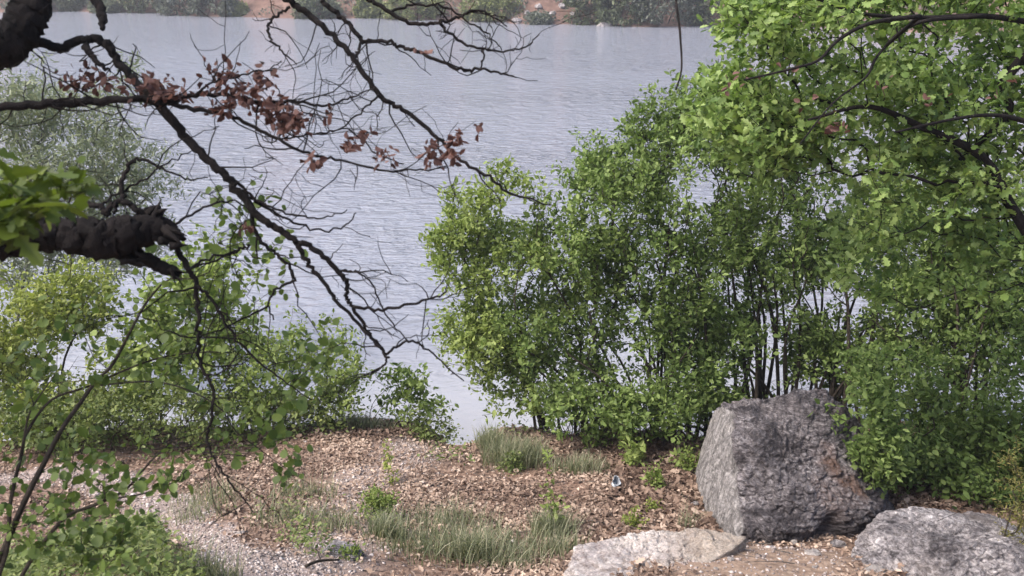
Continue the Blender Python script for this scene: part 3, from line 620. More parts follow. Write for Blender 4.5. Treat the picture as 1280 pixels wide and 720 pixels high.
tC = bough('branch', [([(-540, 250), (-380, 190), (-200, 150), (-80, 138), (0, 133), (40, 132), (78, 128), (120, 127), (165, 123), (206, 128), (246, 118), (290, 120), (332, 128), (372, 127), (402, 133), (432, 124), (470, 108)], 2.6, 2.95, [13, 10, 8, 7, 5.5, 5.5, 6, 5.5, 4.6, 4, 3, 2.6, 2.4, 2, 1.6, 1.2, .7]),
      ([(205, 128), (250, 137), (292, 147), (332, 165), (366, 184), (402, 196), (432, 202), (480, 212), (512, 213), (558, 208)], 2.8, 2.9, [3.4, 2.8, 2.5, 2.3, 2, 1.7, 1.5, 1.4, 1.2, .8]),
      ([(355, 172), (400, 166), (440, 164), (470, 192), (505, 205)], 2.85, 2.9, [1.2, 1.1, 1, .9, .7]),
      ([(245, 118), (262, 104), (290, 98), (330, 88), (352, 76)], 2.8, 2.8, [1.8, 1.4, 1.2, 1, .7])], loak, 10, .08, (.08, .34), k=7, sub=3)
bough('branch', [([(350, -6), (372, 8), (398, 28), (430, 60), (447, 81), (474, 118), (488, 130), (508, 140), (548, 173), (576, 199), (611, 222), (640, 241), (690, 256)], 3., 3.1, [4.5, 4.3, 4, 3.6, 3.4, 3.2, 3.2, 2.9, 2.5, 2.2, 2, 1.7, .8]),
      ([(362, 9), (347, 20), (335, 33), (338, 50), (352, 63), (371, 81)], 3., 3., [2, 1.9, 1.8, 1.6, 1.3, .7]),
      ([(402, 0), (416, 12), (431, 24), (445, 40), (454, 52), (480, 52), (500, 58), (521, 64), (546, 76), (582, 87), (600, 86), (626, 92), (646, 97)], 3.1, 3.1, [3.4, 3.2, 3, 3, 2.8, 2.4, 2.4, 2.5, 2.2, 2, 1.7, 1.4, .9]),
      ([(454, 52), (447, 64), (443, 76)], 3.1, 3.05, [2, 1.9, 1.6]),
      ([(460, 0), (478, 10), (507, 27), (530, 29), (551, 28), (566, 24), (580, 19), (592, 13), (612, 18), (634, 33)], 3.2, 3.2, [3, 2.8, 2.6, 2.4, 2.2, 2, 1.8, 1.6, 1.2, .7]),
      ([(551, 28), (558, 40), (581, 54), (605, 61), (638, 64), (658, 57), (674, 43)], 3.2, 3.2, [2.2, 1.9, 1.8, 1.5, 1.2, 1, .7]),
      ([(490, 14), (514, 6), (544, 7), (565, 12), (588, 28), (611, 44), (627, 62)], 3.2, 3.2, [1.9, 1.7, 1.6, 1.4, 1.2, 1, .7]),
      ([(604, 62), (604, 74), (600, 86)], 3.2, 3.15, [1.2, 1.2, 1]), ([(474, 118), (455, 138), (425, 160), (400, 168)], 3., 3., [1.5, 1.2, 1, .7])], loak, 6, .05, (.06, .28), k=7, sub=3)
bough('branch', [([(118, -215), (104, -140), (110, -60), (118, -10), (124, 8), (128, 22), (128, 36)], 3., 2.8, [8, 8, 7, 6.5, 6, 5, 3.2])], loak, 0, .1, k=8)
bough('branch', [([(85, 275), (92, 260), (104, 254), (124, 258), (136, 270)], 2.7, 2.72, [6, 5, 4, 3.5, 4]), ([(133, 268), (140, 256), (155, 253), (172, 262), (186, 274)], 2.7, 2.72, [4, 3.8, 3.8, 4, 4]),
      ([(153, 254), (152, 236), (155, 218), (165, 203), (181, 200), (205, 212), (235, 224), (260, 222)], 2.72, 2.8, [3.2, 3, 3, 2.5, 2, 1.5, 1.2, .7]), ([(126, 258), (140, 246), (170, 230), (205, 207), (240, 188)], 2.72, 2.8, [1.8, 1.6, 1.5, 1.2, .7]), ([(145, 252), (143, 268)], 2.7, 2.7, [2, 2])], loak, 4, .08, (.1, .32), k=7)
bough('branch', [([(215, 296), (223, 315), (237, 339), (246, 357), (247, 400), (249, 428), (252, 458), (264, 480), (267, 507), (261, 535), (261, 560), (279, 590), (299, 618), (316, 640)], 2.74, 2.85, [5, 4, 3.4, 3, 2.5, 2.3, 2.2, 2.2, 2, 1.8, 1.6, 1.4, 1.2, .7]),
      ([(247, 357), (268, 378), (284, 408), (310, 440), (345, 470), (390, 500)], 2.75, 2.9, [2.4, 2, 1.8, 1.5, 1.2, .7]), ([(237, 337), (262, 323), (300, 312)], 2.74, 2.88, [1.8, 1.6, 1.5]),
      ([(215, 282), (250, 262), (290, 250), (312, 262)], 2.75, 2.85, [1.8, 1.6, 1.3, .9])], loak, 8, .07, (.1, .4), k=7, sub=3)
pos = []
for u, v, su, sv, n in ((108, 100, 30, 9, 34), (190, 108, 22, 11, 44), (215, 120, 18, 8, 22), (280, 92, 20, 9, 22), (300, 118, 28, 11, 48), (330, 95, 14, 12, 12), (345, 140, 16, 12, 46), (368, 152, 12, 9, 34), (272, 138, 12, 5, 12),
                        (391, 200, 8, 7, 12), (410, 141, 5, 5, 5), (437, 180, 8, 8, 11), (480, 193, 9, 8, 13), (538, 192, 8, 8, 12), (570, 172, 8, 6, 12), (562, 196, 9, 7, 14), (525, 63, 5, 3, 3), (600, 165, 7, 7, 3), (310, 285, 5, 4, 5), (460, 168, 6, 5, 4)):
    pos.append(A([P(u+rng.normal(0, su*.7), v+rng.normal(0, sv*.75), 2.82+rng.normal(0, .05)) for _ in range(int(n*2.3))]))
pos = np.concatenate(pos)
leaves('dead_leaves', pos, rng.normal(0, 1, pos.shape)+A([0, 0, -.4]), rng.normal(0, 1, pos.shape), rng.uniform(.016, .038, len(pos)), T_CUR, M_DEAD, loak, np.clip(rng.normal(.5, .25, len(pos)), 0, 1), rng)

# ---- foreground sapling with round leaves at the left
fb = A([-1.95, 2.75, tz(-1.95, 2.75)])
sap = thing('sapling', fb, 'thin round leaved sapling with slanting bare stems in the near left corner', 'sapling')
sk = Skel()
for pts, d0, d1, r0, r1 in (
  ([(-40, 800), (0, 700), (30, 628), (54, 581), (77, 537), (101, 503), (118, 479), (141, 455), (161, 418), (181, 381), (201, 356)], 2.95, 3.2, 4.2, 1.2),
  ([(-30, 820), (-5, 730), (10, 681), (13, 628), (27, 567), (34, 540), (64, 500), (110, 483), (190, 450), (260, 440), (330, 445)], 2.9, 3.3, 4.2, .9),
  ([(0, 800), (27, 720), (77, 651), (111, 634), (141, 624), (181, 617), (230, 598)], 2.9, 3.1, 3.4, .9)):
    s_, rr = px_line(pts, d0, d1, r0, r1); s_ = np.concatenate([[fb+A([0, 0, -.05])+rng.normal(0, .04, 3)*A([1, 1, 0])], s_]); sk.line(s_, [rr[0]]+rr)
for pts, d0, d1, r0, r1 in (([(118, 632), (158, 611), (188, 577), (212, 554), (232, 530)], 3.0, 3.15, 2, .7), ([(190, 562), (258, 555), (302, 543)], 3.1, 3.2, 1.4, .6), ([(27, 567), (36, 520), (50, 495), (68, 470)], 3., 3., 1.8, .8),
                            ([(110, 483), (200, 478), (268, 505), (295, 540), (322, 560), (349, 580), (388, 606)], 3.1, 3.1, 1.4, .6)):
    s_, rr = px_line(pts, d0, d1, r0, r1); sk.line(s_, rr, True)
T = blob_targets([(290, 250, 0, 50, 18, .2, .6), (310, 310, .1, 60, 42, .25), (330, 352, 0, 45, 14, .2), (150, 588, -.1, 85, 20, .2), (225, 592, -.1, 35, 14, .15), (340, 572, 0, 50, 28, .15, .6), (395, 440, .2, 60, 45, .3), (250, 420, .2, 90, 55, .3, .7), (190, 340, .1, 40, 25, .2, .5),
                  (80, 660, -.1, 95, 40, .25, .9), (60, 580, 0, 80, 60, .25, .6), (40, 500, 0, 60, 50, .25, .4), (150, 690, -.15, 70, 20, .2, .8), (330, 500, .1, 80, 45, .25, .6), (95, 420, 0, 90, 70, .3, .3)], 400, rng, 3.1, .3, 3.)
ends = sk.grow(T, rng, bf=.25, up=.1, seg=.09)
for r_, mm in sk.meshes(rng, .0009, 2.6, .02).items(): mm.build('stem', M_STEM, sap)
pos, dr, nr, sz = leaf_sets(sk, ends, (3, 6), .031, rng, .08, .35, .5, (0, -.25, 0))
leaves('foliage', pos, dr, nr, sz, T_RND, M_RND, sap, np.clip(rng.normal(.45, .25, len(pos)), 0, 1), rng)
# near broad leaved shoot
hb = A([-1.62, 1.55, tz(-1.62, 1.55)])
haz = thing('hazel_shoot', hb, 'broad leaved green shoot just above the broken dark limb at the left edge', 'shoot')
sk = Skel(); sk.line(spline([hb-A([0, 0, .1]), hb+A([-.1, .1, .7]), P(-20, 330, 2.0), P(30, 240, 2.05), P(55, 200, 2.1)], 5), None)
T = blob_targets([(30, 238, 0, 66, 36, .2), (5, 262, 0, 50, 26, .18), (75, 262, .05, 30, 22, .14, .6)], 50, rng, 2.05, .1, 3.)
ends = sk.grow(T, rng, bf=.2, up=.2, seg=.08)
for r_, mm in sk.meshes(rng, .0012, 2.4, .02).items(): mm.build('stem', M_STEM, haz)
pos, dr, nr, sz = leaf_sets(sk, ends, (2, 4), .075, rng, .06, .9, .2)
leaves('foliage', pos, dr, nr, sz, T_OAK, M_HAZ, haz, np.clip(rng.normal(.5, .25, len(pos)), 0, 1), rng)

# ------------------------------------------------------------------ rocks
def hull_planes(pts):
    bm = bmesh.new()
    for p in pts: bm.verts.new(p)
    bmesh.ops.convex_hull(bm, input=bm.verts); bm.normal_update()
    c = A(pts).mean(0); n = A([list(f.normal) for f in bm.faces]); d = A([f.normal.dot(f.verts[0].co) for f in bm.faces]); bm.free()
    s = np.sign(d-n@c); s[s == 0] = 1
    return n*s[:, None], d*s, c
def rock(name, pts, m, label=None, cat=None, group=None, sub=6, soft=.02, amp=1., bed=None, seed=1, tint=None, cat_scale=1., parent=None, pale=None, dents=()):
    n, d, c = hull_planes(pts); bm = bmesh.new(); bmesh.ops.create_icosphere(bm, subdivisions=sub, radius=1.)
    v = A([list(q.co) for q in bm.verts]); f = [[q.index for q in fc.verts] for fc in bm.faces]; bm.free()
    ext = (np.max(pts, 0)-np.min(pts, 0))/2; v = norm(v*ext); dn = v@n.T; dist = d-n@c
    with np.errstate(divide='ignore', invalid='ignore'): t = np.where(dn > 1e-4, dist[None]/dn, 1e3)
    k = 3.5/max(soft, 1e-3)/max(.2, np.mean(ext))
    tm = t.min(1); face = n[t.argmin(1)]; tsm = -np.log(np.exp(-np.clip((t-tm[:, None])*k, 0, 50)).sum(1))/k + tm
    q = c + v*tsm[:, None]
    b = norm(A(bed if bed is not None else [.3, -.25, 1.])); s = cat_scale
    al = q@b; lay = q + np.outer(al, b)*1.6                                 # squeezed along the bedding
    wq = lay + .07*s*np.stack([fbm(q*4/s, 3, seed+50+i) for i in range(3)], 1)
    h1, d1, e1 = cells(wq*3.2/s, seed); h2, d2, e2 = cells(wq*9/s, seed+3); h3, d3, e3 = cells(wq*24/s, seed+5)
    disp = .06*fbm(q*1.6/s, 4, seed) + .055*(h1-.5)*sstep(0, .25, e1-d1) + .030*(h2-.5) - .018*sstep(.14, 0, e2-d2) + .012*(h3-.5) + .02*fbm(wq*14/s, 3, seed+8, .6)
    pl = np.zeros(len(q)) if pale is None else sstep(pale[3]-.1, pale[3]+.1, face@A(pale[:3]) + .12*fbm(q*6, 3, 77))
    q = q + v*(disp*amp*s*(1-.55*pl))[:, None]
    for c0, r0, h0 in dents: dq = q-c0; q = q + norm(c-q)*(h0*np.exp(-(np.linalg.norm(dq, axis=1)/r0)**2*(1+.5*fbm(q*5, 3, 8))))[:, None]
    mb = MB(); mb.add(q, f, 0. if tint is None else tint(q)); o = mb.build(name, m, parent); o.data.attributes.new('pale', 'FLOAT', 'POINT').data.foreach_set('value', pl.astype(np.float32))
    if parent is None:
        ctr = q.mean(0); o.data.transform(__import__('mathutils').Matrix.Translation(-Vector(ctr))); o.location = Vector(ctr); tag(o, label, cat, group)
    return o
dn = A([0, 0, -.45])
bp = [P(*k) for k in ((925, 668, 7.25), (905, 650, 7.6), (876, 625, 8.45), (874, 600, 8.75), (896, 507, 8.8), (915, 510, 8.15), (945, 505, 8.2), (985, 490, 8.25), (1030, 488, 8.35), (1046, 500, 8.4),
                      (965, 664, 7.2), (1010, 676, 7.3), (1060, 668, 7.25), (1078, 648, 7.45), (1108, 600, 8.1), (1118, 640, 8.0), (1092, 545, 8.6))]
bp += [bp[0]+dn, bp[2]+dn, bp[3]+dn+A([.1, .7, 0]), bp[15]+dn, bp[8]+A([.1, .8, -.9]), bp[4]+A([.1, .6, -.5]), bp[11]+A([0, .35, -.35]), bp[12]+A([0, .35, -.3])]
def rust(q):
    c1 = P(1045, 580, 7.7); c2 = P(1075, 610, 7.7); r = sstep(.26, .04, np.linalg.norm((q-c1)*A([1.3, .5, .7]), axis=1)+.2*fbm(q*5, 4, 9))*.75 + sstep(.16, .04, np.linalg.norm(q-c2, axis=1)+.06*fbm(q*8, 3, 4))*.6
    return np.clip(r + sstep(.2, .6, fbm(q*2.2, 4, 70))*.2, 0, .7)
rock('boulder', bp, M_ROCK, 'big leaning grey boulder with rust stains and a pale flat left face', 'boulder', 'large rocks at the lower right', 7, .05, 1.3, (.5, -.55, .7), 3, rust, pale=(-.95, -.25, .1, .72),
     dents=((P(962, 508, 8.2), .16, .13), (P(1050, 676, 7.25), .2, .26), (P(935, 560, 7.85), .18, -.06), (P(1000, 560, 7.8), .22, .07), (P(990, 620, 7.5), .2, -.07), (P(930, 655, 7.3), .12, .06), (P(917, 535, 8.05), .07, .045), (P(926, 585, 7.75), .08, .05), (P(931, 622, 7.5), .07, .04), (P(1015, 530, 8.05), .12, .06), (P(950, 600, 7.6), .1, .05)))
rp = [P(*k) for k in ((1066, 695, 6.55), (1078, 668, 6.75), (1108, 637, 7.1), (1165, 634, 7.15), (1240, 643, 7.1), (1285, 664, 6.9), (1320, 690, 6.6), (1100, 672, 6.5), (1180, 676, 6.3), (1262, 684, 6.3), (1070, 740, 6.15), (1180, 760, 5.95), (1290, 750, 6.0))]
rp += [q+A([0, .1, -.5]) for q in rp[:7]] + [q+A([0, 0, -.3]) for q in rp[10:]]
rock('boulder', rp, M_ROCKM, 'low flat topped rough grey rock in the lower right corner', 'rock', 'large rocks at the lower right', 7, .015, .85, (.2, -.6, .8), 5, lambda q: np.clip(sstep(.1, .5, fbm(q*3, 3, 6))*.3, 0, .5))
lp = [P(*k) for k in ((700, 726, 6.1), (712, 692, 6.3), (722, 676, 6.45), (770, 665, 6.52), (812, 659, 6.58), (872, 661, 6.56), (932, 670, 6.5), (925, 680, 6.4), (860, 700, 6.2), (820, 730, 5.95), (760, 790, 5.5), (690, 790, 5.55))]
lp += [q+A([0, 0, -.5]) for q in lp]
rock('ledge_rock', lp, M_ROCKL, 'pale cream rock ledge with pitted top at the bottom edge', 'rock', 'large rocks at the lower right', 7, .02, 1.0, (.05, -.1, 1.), 7, lambda q: np.clip(sstep(.0, .5, q[:, 0]-.95+.2*fbm(q*4, 3, 2))*.6, 0, .7))
def stone(u, v, w, h, label, m, seed, flat=.6, group='loose stones by the rocks', lift=.35, name='stone'):
    r = np.random.default_rng(seed); g = G(u, v); k = depth(g)/FPX; w, h = w*k/2, h*k/2
    pts = [g + A([0, 0, h*lift]) + norm(r.normal(0, 1, 3))*A([w, w*r.uniform(.6, 1), h*1.1]) for _ in range(16)]
    rock(name, pts, m, label, 'stone', group, 4, .05, .25, r.normal(0, 1, 3), seed, None, max(.12, w*1.6))
for i, a in enumerate(((960, 666, 13, 11, 'pale angular stone against the foot of the big boulder', M_STONE), (957, 676, 22, 7, 'flat pale stone lying below the angular one', M_STONE), (992, 682, 14, 12, 'rounded cream stone below the dark overhang', M_STONE),
                       (1015, 693, 24, 9, 'whitish flat stone in the sand between the boulders', M_STONE), (1047, 683, 24, 12, 'tilted slab stone in the gap beside the low rock', M_ROCKM), (1003, 684, 10, 9, 'small grey brown stone touching the rounded cream one', M_ROCKM),
                       (1088, 716, 44, 14, 'white flat stone at the bottom edge before the low rock', M_STONE), (1018, 711, 9, 6, 'tiny pale stone low on the sandy shelf', M_STONE), (895, 712, 9, 6, 'small pale stone right of the ledge', M_STONE), (913, 700, 12, 7, 'buff stone on the sandy shelf near the ledge end', M_STONE),
                       (868, 632, 14, 9, 'grey stone in dry leaves at the left foot of the boulder', M_ROCKM))):
    stone(*a, seed=60+i)
stone(425, 694, 86, 20, 'flat grey stone slab sunk in the gravel at the bottom', M_ROCKM, 81, lift=-.3, name='stone_slab')
stone(300, 668, 14, 9, 'pinkish stone lying on the gravel path', M_STONE, 82, group=None)

# fallen stick
sm = MB(); a, b_ = G(383, 711), G(424, 703); a[2] += .02; b_[2] += .02
q = spline([a, a*.6+b_*.4+A([0, 0, .02]), b_], 5); sm.tube(q, np.linspace(.012, .007, len(q)), 6, True, .5, .1, rng); q2 = crook(q[5], b_-a+A([0, .15, .05]), .15, rng); sm.tube(q2, np.linspace(.006, .003, len(q2)), 5, True, .5)
o = sm.build('stick', M_STEM); tag(o, 'dark fallen stick lying on gravel near the stone slab', 'stick')

# crumpled cup-like litter
m, nt, N, L, bs = nodes('crumpled_film'); bs.inputs['Base Color'].default_value = (.36, .39, .43, 1); bs.inputs['Roughness'].default_value = .3
g = G(769, 610); w = thing('crushed_cup', g, 'crumpled pale blue cup lying on dry leaves under the shrubs', 'litter')
def ringmesh(radii, zs, k=28, wob=.2, seed=3, tilt=(.9, .2)):
    r = np.random.default_rng(seed); a = np.arange(k)*2*math.pi/k; ph = r.uniform(0, 6, 3); v = []
    for i, (rr, z) in enumerate(zip(radii, zs)):
        ww = 1+wob*np.sin(3*a+ph[0]+i*.5)*.6+wob*np.sin(5*a+ph[1]-i*.7)*.4
        v.append(np.stack([rr*ww*np.cos(a)*.75, rr*ww*np.sin(a), z+.006*np.sin(4*a+i)], 1))
    v = np.concatenate(v); n = len(radii)
    f = [[i*k+j, i*k+(j+1) % k, (i+1)*k+(j+1) % k, (i+1)*k+j] for i in range(n-1) for j in range(k)]
    ax, az = tilt; Rx = A([[1, 0, 0], [0, math.cos(ax), -math.sin(ax)], [0, math.sin(ax), math.cos(ax)]]); Rz = A([[math.cos(az), -math.sin(az), 0], [math.sin(az), math.cos(az), 0], [0, 0, 1]])
    return v@Rx.T@Rz.T, f
c_ = MB(); v, f = ringmesh([.001, .022, .030, .040, .047, .051, .049, .044, .033, .024, .002], [0, 0, .03, .06, .09, .10, .098, .085, .045, .012, .010]); c_.add(v+g+A([-.01, .03, .05]), f); c_.build('cup', m, w)
c_ = MB(); v, f = ringmesh([.001, .025, .048, .055, .053], [.008, .01, .006, .0, -.006], seed=8, tilt=(.5, .6)); c_.add(v+g+A([.0, -.045, .04]), f); c_.build('lid', m, w)

# ------------------------------------------------------------------ ground cover
rng = np.random.default_rng(9)
def scatter(n, x0, x1, y0, y1):
    x = rng.uniform(x0, x1, n); y = rng.uniform(y0, y1, n); return x, y
x, y = scatter(230000, -6.5, 7.5, 4.4, 10.0)
pm, sm_, hm, _ = masks(x, y)
cl = vnoise(np.stack([x*1.6, y*1.6, 0*x], 1), 44)
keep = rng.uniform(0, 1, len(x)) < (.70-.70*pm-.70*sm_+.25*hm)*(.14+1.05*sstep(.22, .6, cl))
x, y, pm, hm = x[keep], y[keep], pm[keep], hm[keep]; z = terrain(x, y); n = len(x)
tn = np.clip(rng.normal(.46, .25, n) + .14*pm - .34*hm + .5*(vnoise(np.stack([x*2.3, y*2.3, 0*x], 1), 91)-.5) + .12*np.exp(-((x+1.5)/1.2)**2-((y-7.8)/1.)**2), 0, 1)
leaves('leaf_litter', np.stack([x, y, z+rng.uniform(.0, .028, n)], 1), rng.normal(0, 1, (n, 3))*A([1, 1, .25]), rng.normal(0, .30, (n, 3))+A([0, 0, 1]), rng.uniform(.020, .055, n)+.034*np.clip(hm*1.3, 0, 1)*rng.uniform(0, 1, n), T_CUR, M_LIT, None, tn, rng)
tag(bpy.data.objects['leaf_litter'], kind='stuff')
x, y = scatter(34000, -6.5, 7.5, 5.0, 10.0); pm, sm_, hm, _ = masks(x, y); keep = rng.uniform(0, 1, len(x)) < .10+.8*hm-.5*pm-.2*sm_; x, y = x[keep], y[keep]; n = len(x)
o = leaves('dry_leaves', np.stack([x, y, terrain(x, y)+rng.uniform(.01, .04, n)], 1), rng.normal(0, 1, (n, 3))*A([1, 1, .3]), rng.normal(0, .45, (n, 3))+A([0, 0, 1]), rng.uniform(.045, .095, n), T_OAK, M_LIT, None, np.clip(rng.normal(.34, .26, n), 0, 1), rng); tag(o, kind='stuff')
tw = MB(); x, y = scatter(420, -6, 6.5, 5, 9.7)
for a_, b_ in zip(x, y):
    th = rng.uniform(0, 6.3); l_ = rng.uniform(.08, .38); px_ = A([[a_+math.cos(th)*l_*t+rng.normal(0, .012), b_+math.sin(th)*l_*t+rng.normal(0, .012)] for t in (0, .35, .7, 1)]); zz = terrain(px_[:, 0], px_[:, 1])+.028
    tw.tube(np.column_stack([px_, zz]), np.linspace(rng.uniform(.0025, .006), .0015, 4), 4, False, rng.uniform(0, 1))
tag(tw.build('twig_litter', M_STEMG), kind='stuff')
# gravel: small faceted chips
x, y = scatter(110000, -6.5, 4.2, 4.4, 9.4); pm, sm_, hm, _ = masks(x, y)
keep = rng.uniform(0, 1, len(x)) < np.clip(pm*.65+sm_*.22+.02, 0, 1); x, y = x[keep], y[keep]; n = len(x); z = terrain(x, y)
oc = A([[1, 0, 0], [0, 1, 0], [-1, 0, 0], [0, -1, 0], [0, 0, 1], [0, 0, -1]], float); of = A([[0, 1, 4], [1, 2, 4], [2, 3, 4], [3, 0, 4], [1, 0, 5], [2, 1, 5], [3, 2, 5], [0, 3, 5]])
s = rng.lognormal(-4.65, .42, n).clip(.004, .03); th = rng.uniform(0, 6.3, n)
sc = np.stack([s*rng.uniform(.8, 1.5, n), s*rng.uniform(.6, 1, n), s*rng.uniform(.35, .8, n)], 1)
q = oc[None]*sc[:, None, :]*rng.uniform(.7, 1.3, (n, 6, 1)); ct, st = np.cos(th)[:, None], np.sin(th)[:, None]
v = np.stack([q[..., 0]*ct-q[..., 1]*st+x[:, None], q[..., 0]*st+q[..., 1]*ct+y[:, None], q[..., 2]+z[:, None]+.004], -1)
me = raw_mesh('gravel', v.reshape(-1, 3), 3, (np.arange(n)[:, None, None]*6+of[None]).reshape(-1, 3))
me.attributes.new('tint', 'FLOAT', 'POINT').data.foreach_set('value', np.repeat(rng.uniform(0, 1, n), 6).astype(np.float32))
M_GRAV = leaf_mat('gravel_chip', (.15, .115, .10), (.35, .29, .265), (.60, .53, .50), 0, .85, .25)
tag(link('gravel', me, M_GRAV, smooth=False), kind='stuff')
# grass
def blades(name, base, h, m, parent=None, lean=None, w=.0026):
    n = len(base); a = rng.uniform(0, 6.3, n); d = np.stack([np.cos(a), np.sin(a), 0*a], 1); sd = np.stack([-np.sin(a), np.cos(a), 0*a], 1)*rng.lognormal(0, .35, n)[:, None]
    if lean is not None: d = norm(d+lean)
    bend = rng.uniform(.15, .9, n)[:, None]; h = h[:, None]; lv = []
    for t, ww in ((0, 1), (.35, .85), (.7, .6), (1, .08)):
        c = base + A([0, 0, 1])*h*t*(1-.25*bend*t) + d*h*bend*t**2*.8
        lv += [c-sd*w*ww, c+sd*w*ww]
    v = np.stack(lv, 1); F = A([[0, 1, 3, 2], [2, 3, 5, 4], [4, 5, 7, 6]])
    me = raw_mesh(name, v.reshape(-1, 3), 4, (np.arange(n)[:, None, None]*8+F[None]).reshape(-1, 4))
    me.attributes.new('tint', 'FLOAT', 'POINT').data.foreach_set('value', np.repeat(np.where(rng.uniform(0, 1, n) < .16, rng.uniform(.8, 1, n), np.clip(rng.normal(.42, .25, n), 0, 1)), 8).astype(np.float32))
    return link(name, me, m, parent, False)
def patch(u, v, su, sv, n):
    out = []
    c = G(u, v); k = depth(c)/FPX
    g1, g2 = np.clip(rng.normal(0, 1, (2, n)), -1.9, 1.9); xx = c[0]+g1*su*k*.55; yy = c[1]+g2*sv*k*.55/.6
    return np.stack([xx, yy, terrain(xx, yy)], 1)
gb = [patch(*k) for k in ((580, 690, 80, 38, 1300), (520, 680, 60, 30, 550), (640, 700, 60, 30, 650), (270, 625, 40, 22, 300), (360, 650, 40, 28, 400), (250, 645, 40, 16, 200), (230, 720, 60, 16, 800), (420, 660, 30, 20, 260), (700, 690, 30, 14, 350), (860, 660, 12, 6, 60), (560, 655, 60, 16, 500), (380, 620, 40, 12, 260))]
gbs = np.concatenate(gb)
o = blades('grass', gbs, rng.lognormal(-2.0, .45, len(gbs)).clip(.04, .34), M_GRASS); tag(o, kind='stuff')
GT = 'grass tussocks on the slope'
for lab, u, v, su, sv, n, h in (('big soft grass tussock on the brink at the shrubs left foot', 645, 578, 38, 18, 1700, .34), ('greyish grass tuft leaning against the slender sapling', 690, 668, 24, 12, 650, .28), ('brown tinged grass tuft behind the leaf slope below the shrubs', 725, 590, 34, 12, 600, .24),
                               ('dry grass fringe beside the gap of open water', 612, 560, 16, 10, 500, .3), ('tall grass tuft at the foot of the compact shrublet', 485, 672, 20, 10, 420, .26), ('pale dry grass fringe left of the small dense bush', 450, 528, 40, 8, 700, .22),
                               ('wispy grass tuft standing in the middle of the bottom edge', 590, 700, 26, 10, 420, .32)):
    b = patch(u, v, su, sv, n); c = b.mean(0); r = np.hypot(b[:, 0]-c[0], b[:, 1]-c[1])
    o = blades('grass_tussock', b, h*rng.uniform(.55, 1.1, n)*np.exp(-(r/.6)**2), M_GRASS); tag(o, lab, 'grass tuft', GT)
    o.data.transform(__import__('mathutils').Matrix.Translation(-Vector(c))); o.location = Vector(c)
# leafy undergrowth in the near left corner
n = 24000; x = rng.normal(-2.45, 1.0, n); y = rng.normal(4.75, .65, n)
d = dist_poly(x, y, PATH)+.25*fbm(np.stack([x*2, y*2, 0*x], 1), 3, 8); k = (d > .42) & (x < -1.55+.25*np.sin(y*5)); x, y = x[k], y[k]; n = len(x)
hgt = .34*np.clip(vnoise(np.stack([x*2.6, y*2.6, 0*x], 1), 12)*1.5-.1, .1, 1)
pos = np.stack([x, y, terrain(x, y)+hgt*rng.uniform(.15, 1, n)], 1)
o = leaves('undergrowth', pos, rng.normal(0, 1, (n, 3))*A([1, 1, .4]), rng.normal(0, .5, (n, 3))+A([0, 0, 1]), rng.uniform(.016, .046, n), T_ELL, M_WEED, None, np.clip(rng.normal(.45, .3, n)+(vnoise(pos*3, 2)-.5)*.6, 0, 1), rng)
tag(o, kind='stuff')
# sprinkled green seedlings under the shrubs
n = 5200; x = rng.uniform(-5.5, 6.5, n); y = rng.uniform(8.2, 9.9, n)+.0*x; kk = vnoise(np.stack([x*1.4, y*1.4, 0*x], 1), 19) > .52; x, y = x[kk], y[kk]; n = len(x)
pos = np.stack([x, y, terrain(x, y)+rng.uniform(.01, .16, n)], 1)
o = leaves('ground_cover', pos, rng.normal(0, 1, (n, 3))*A([1, 1, .4]), rng.normal(0, .5, (n, 3))+A([0, 0, 1]), rng.uniform(.03, .06, n), T_ELL, M_WEED, None, np.clip(rng.normal(.45, .28, n), 0, 1), rng); tag(o, kind='stuff')

# ------------------------------------------------------------------ far shore
rng = np.random.default_rng(15)
def shore_y(xv):
    yv = np.linspace(60, 115, 600); h = terrain(np.full(600, xv), yv); return yv[np.argmax(h > .02)]
def far_bush(name, u, w, h, label, m, seed, kind=0, back=.6):
    r = np.random.default_rng(seed); xr = (u-640)/FPX; x = xr*80
    for _ in range(6): yy = shore_y(x); x = xr*depth(A([x, yy, 0]))
    yy += back; base = A([x, yy, tz(x, yy)]); t = thing(name, base, label, 'bush' if h < 3.2 else 'tree', 'bushes and trees on the far shore')
    k = depth(base)/FPX; w = w*k/2; sk = Skel()
    T = []
    for _ in range(3000):
        if len(T) >= 190: break
        q = norm(r.normal(0, 1, 3))*r.uniform(.3, 1)**.5*A([w*1.3, w*.9, h*.62])+A([0, 0, h*.28])
        if vnoise((q*.9+base)[None], seed)[0] > .30 and q[2] > -.1: T.append(q+base)
    T = A(T)
    for i in range(4): sk.line(spline([base+A([r.normal(0, .25), r.normal(0, .2), -.2]), base+A([r.normal(0, w*.2), 0, h*.3]), base+A([r.normal(0, w*.3), 0, h*.6])], 4))
    ends = sk.grow(T, r, seg=.5)
    for _, mm in sk.meshes(r, .012, 2.4, .2).items(): mm.build('trunk', M_STEM, t)
    pos, dr, nr, sz = leaf_sets(sk, ends, (18, 26), .28, r, .6, .5, .8 if kind else .3)
    leaves('crown', pos, dr, nr, sz, T_ELL, m, t, np.clip(r.normal(.5, .25, len(pos))+(vnoise(pos*.8, seed)-.5)*.6, 0, 1), r)
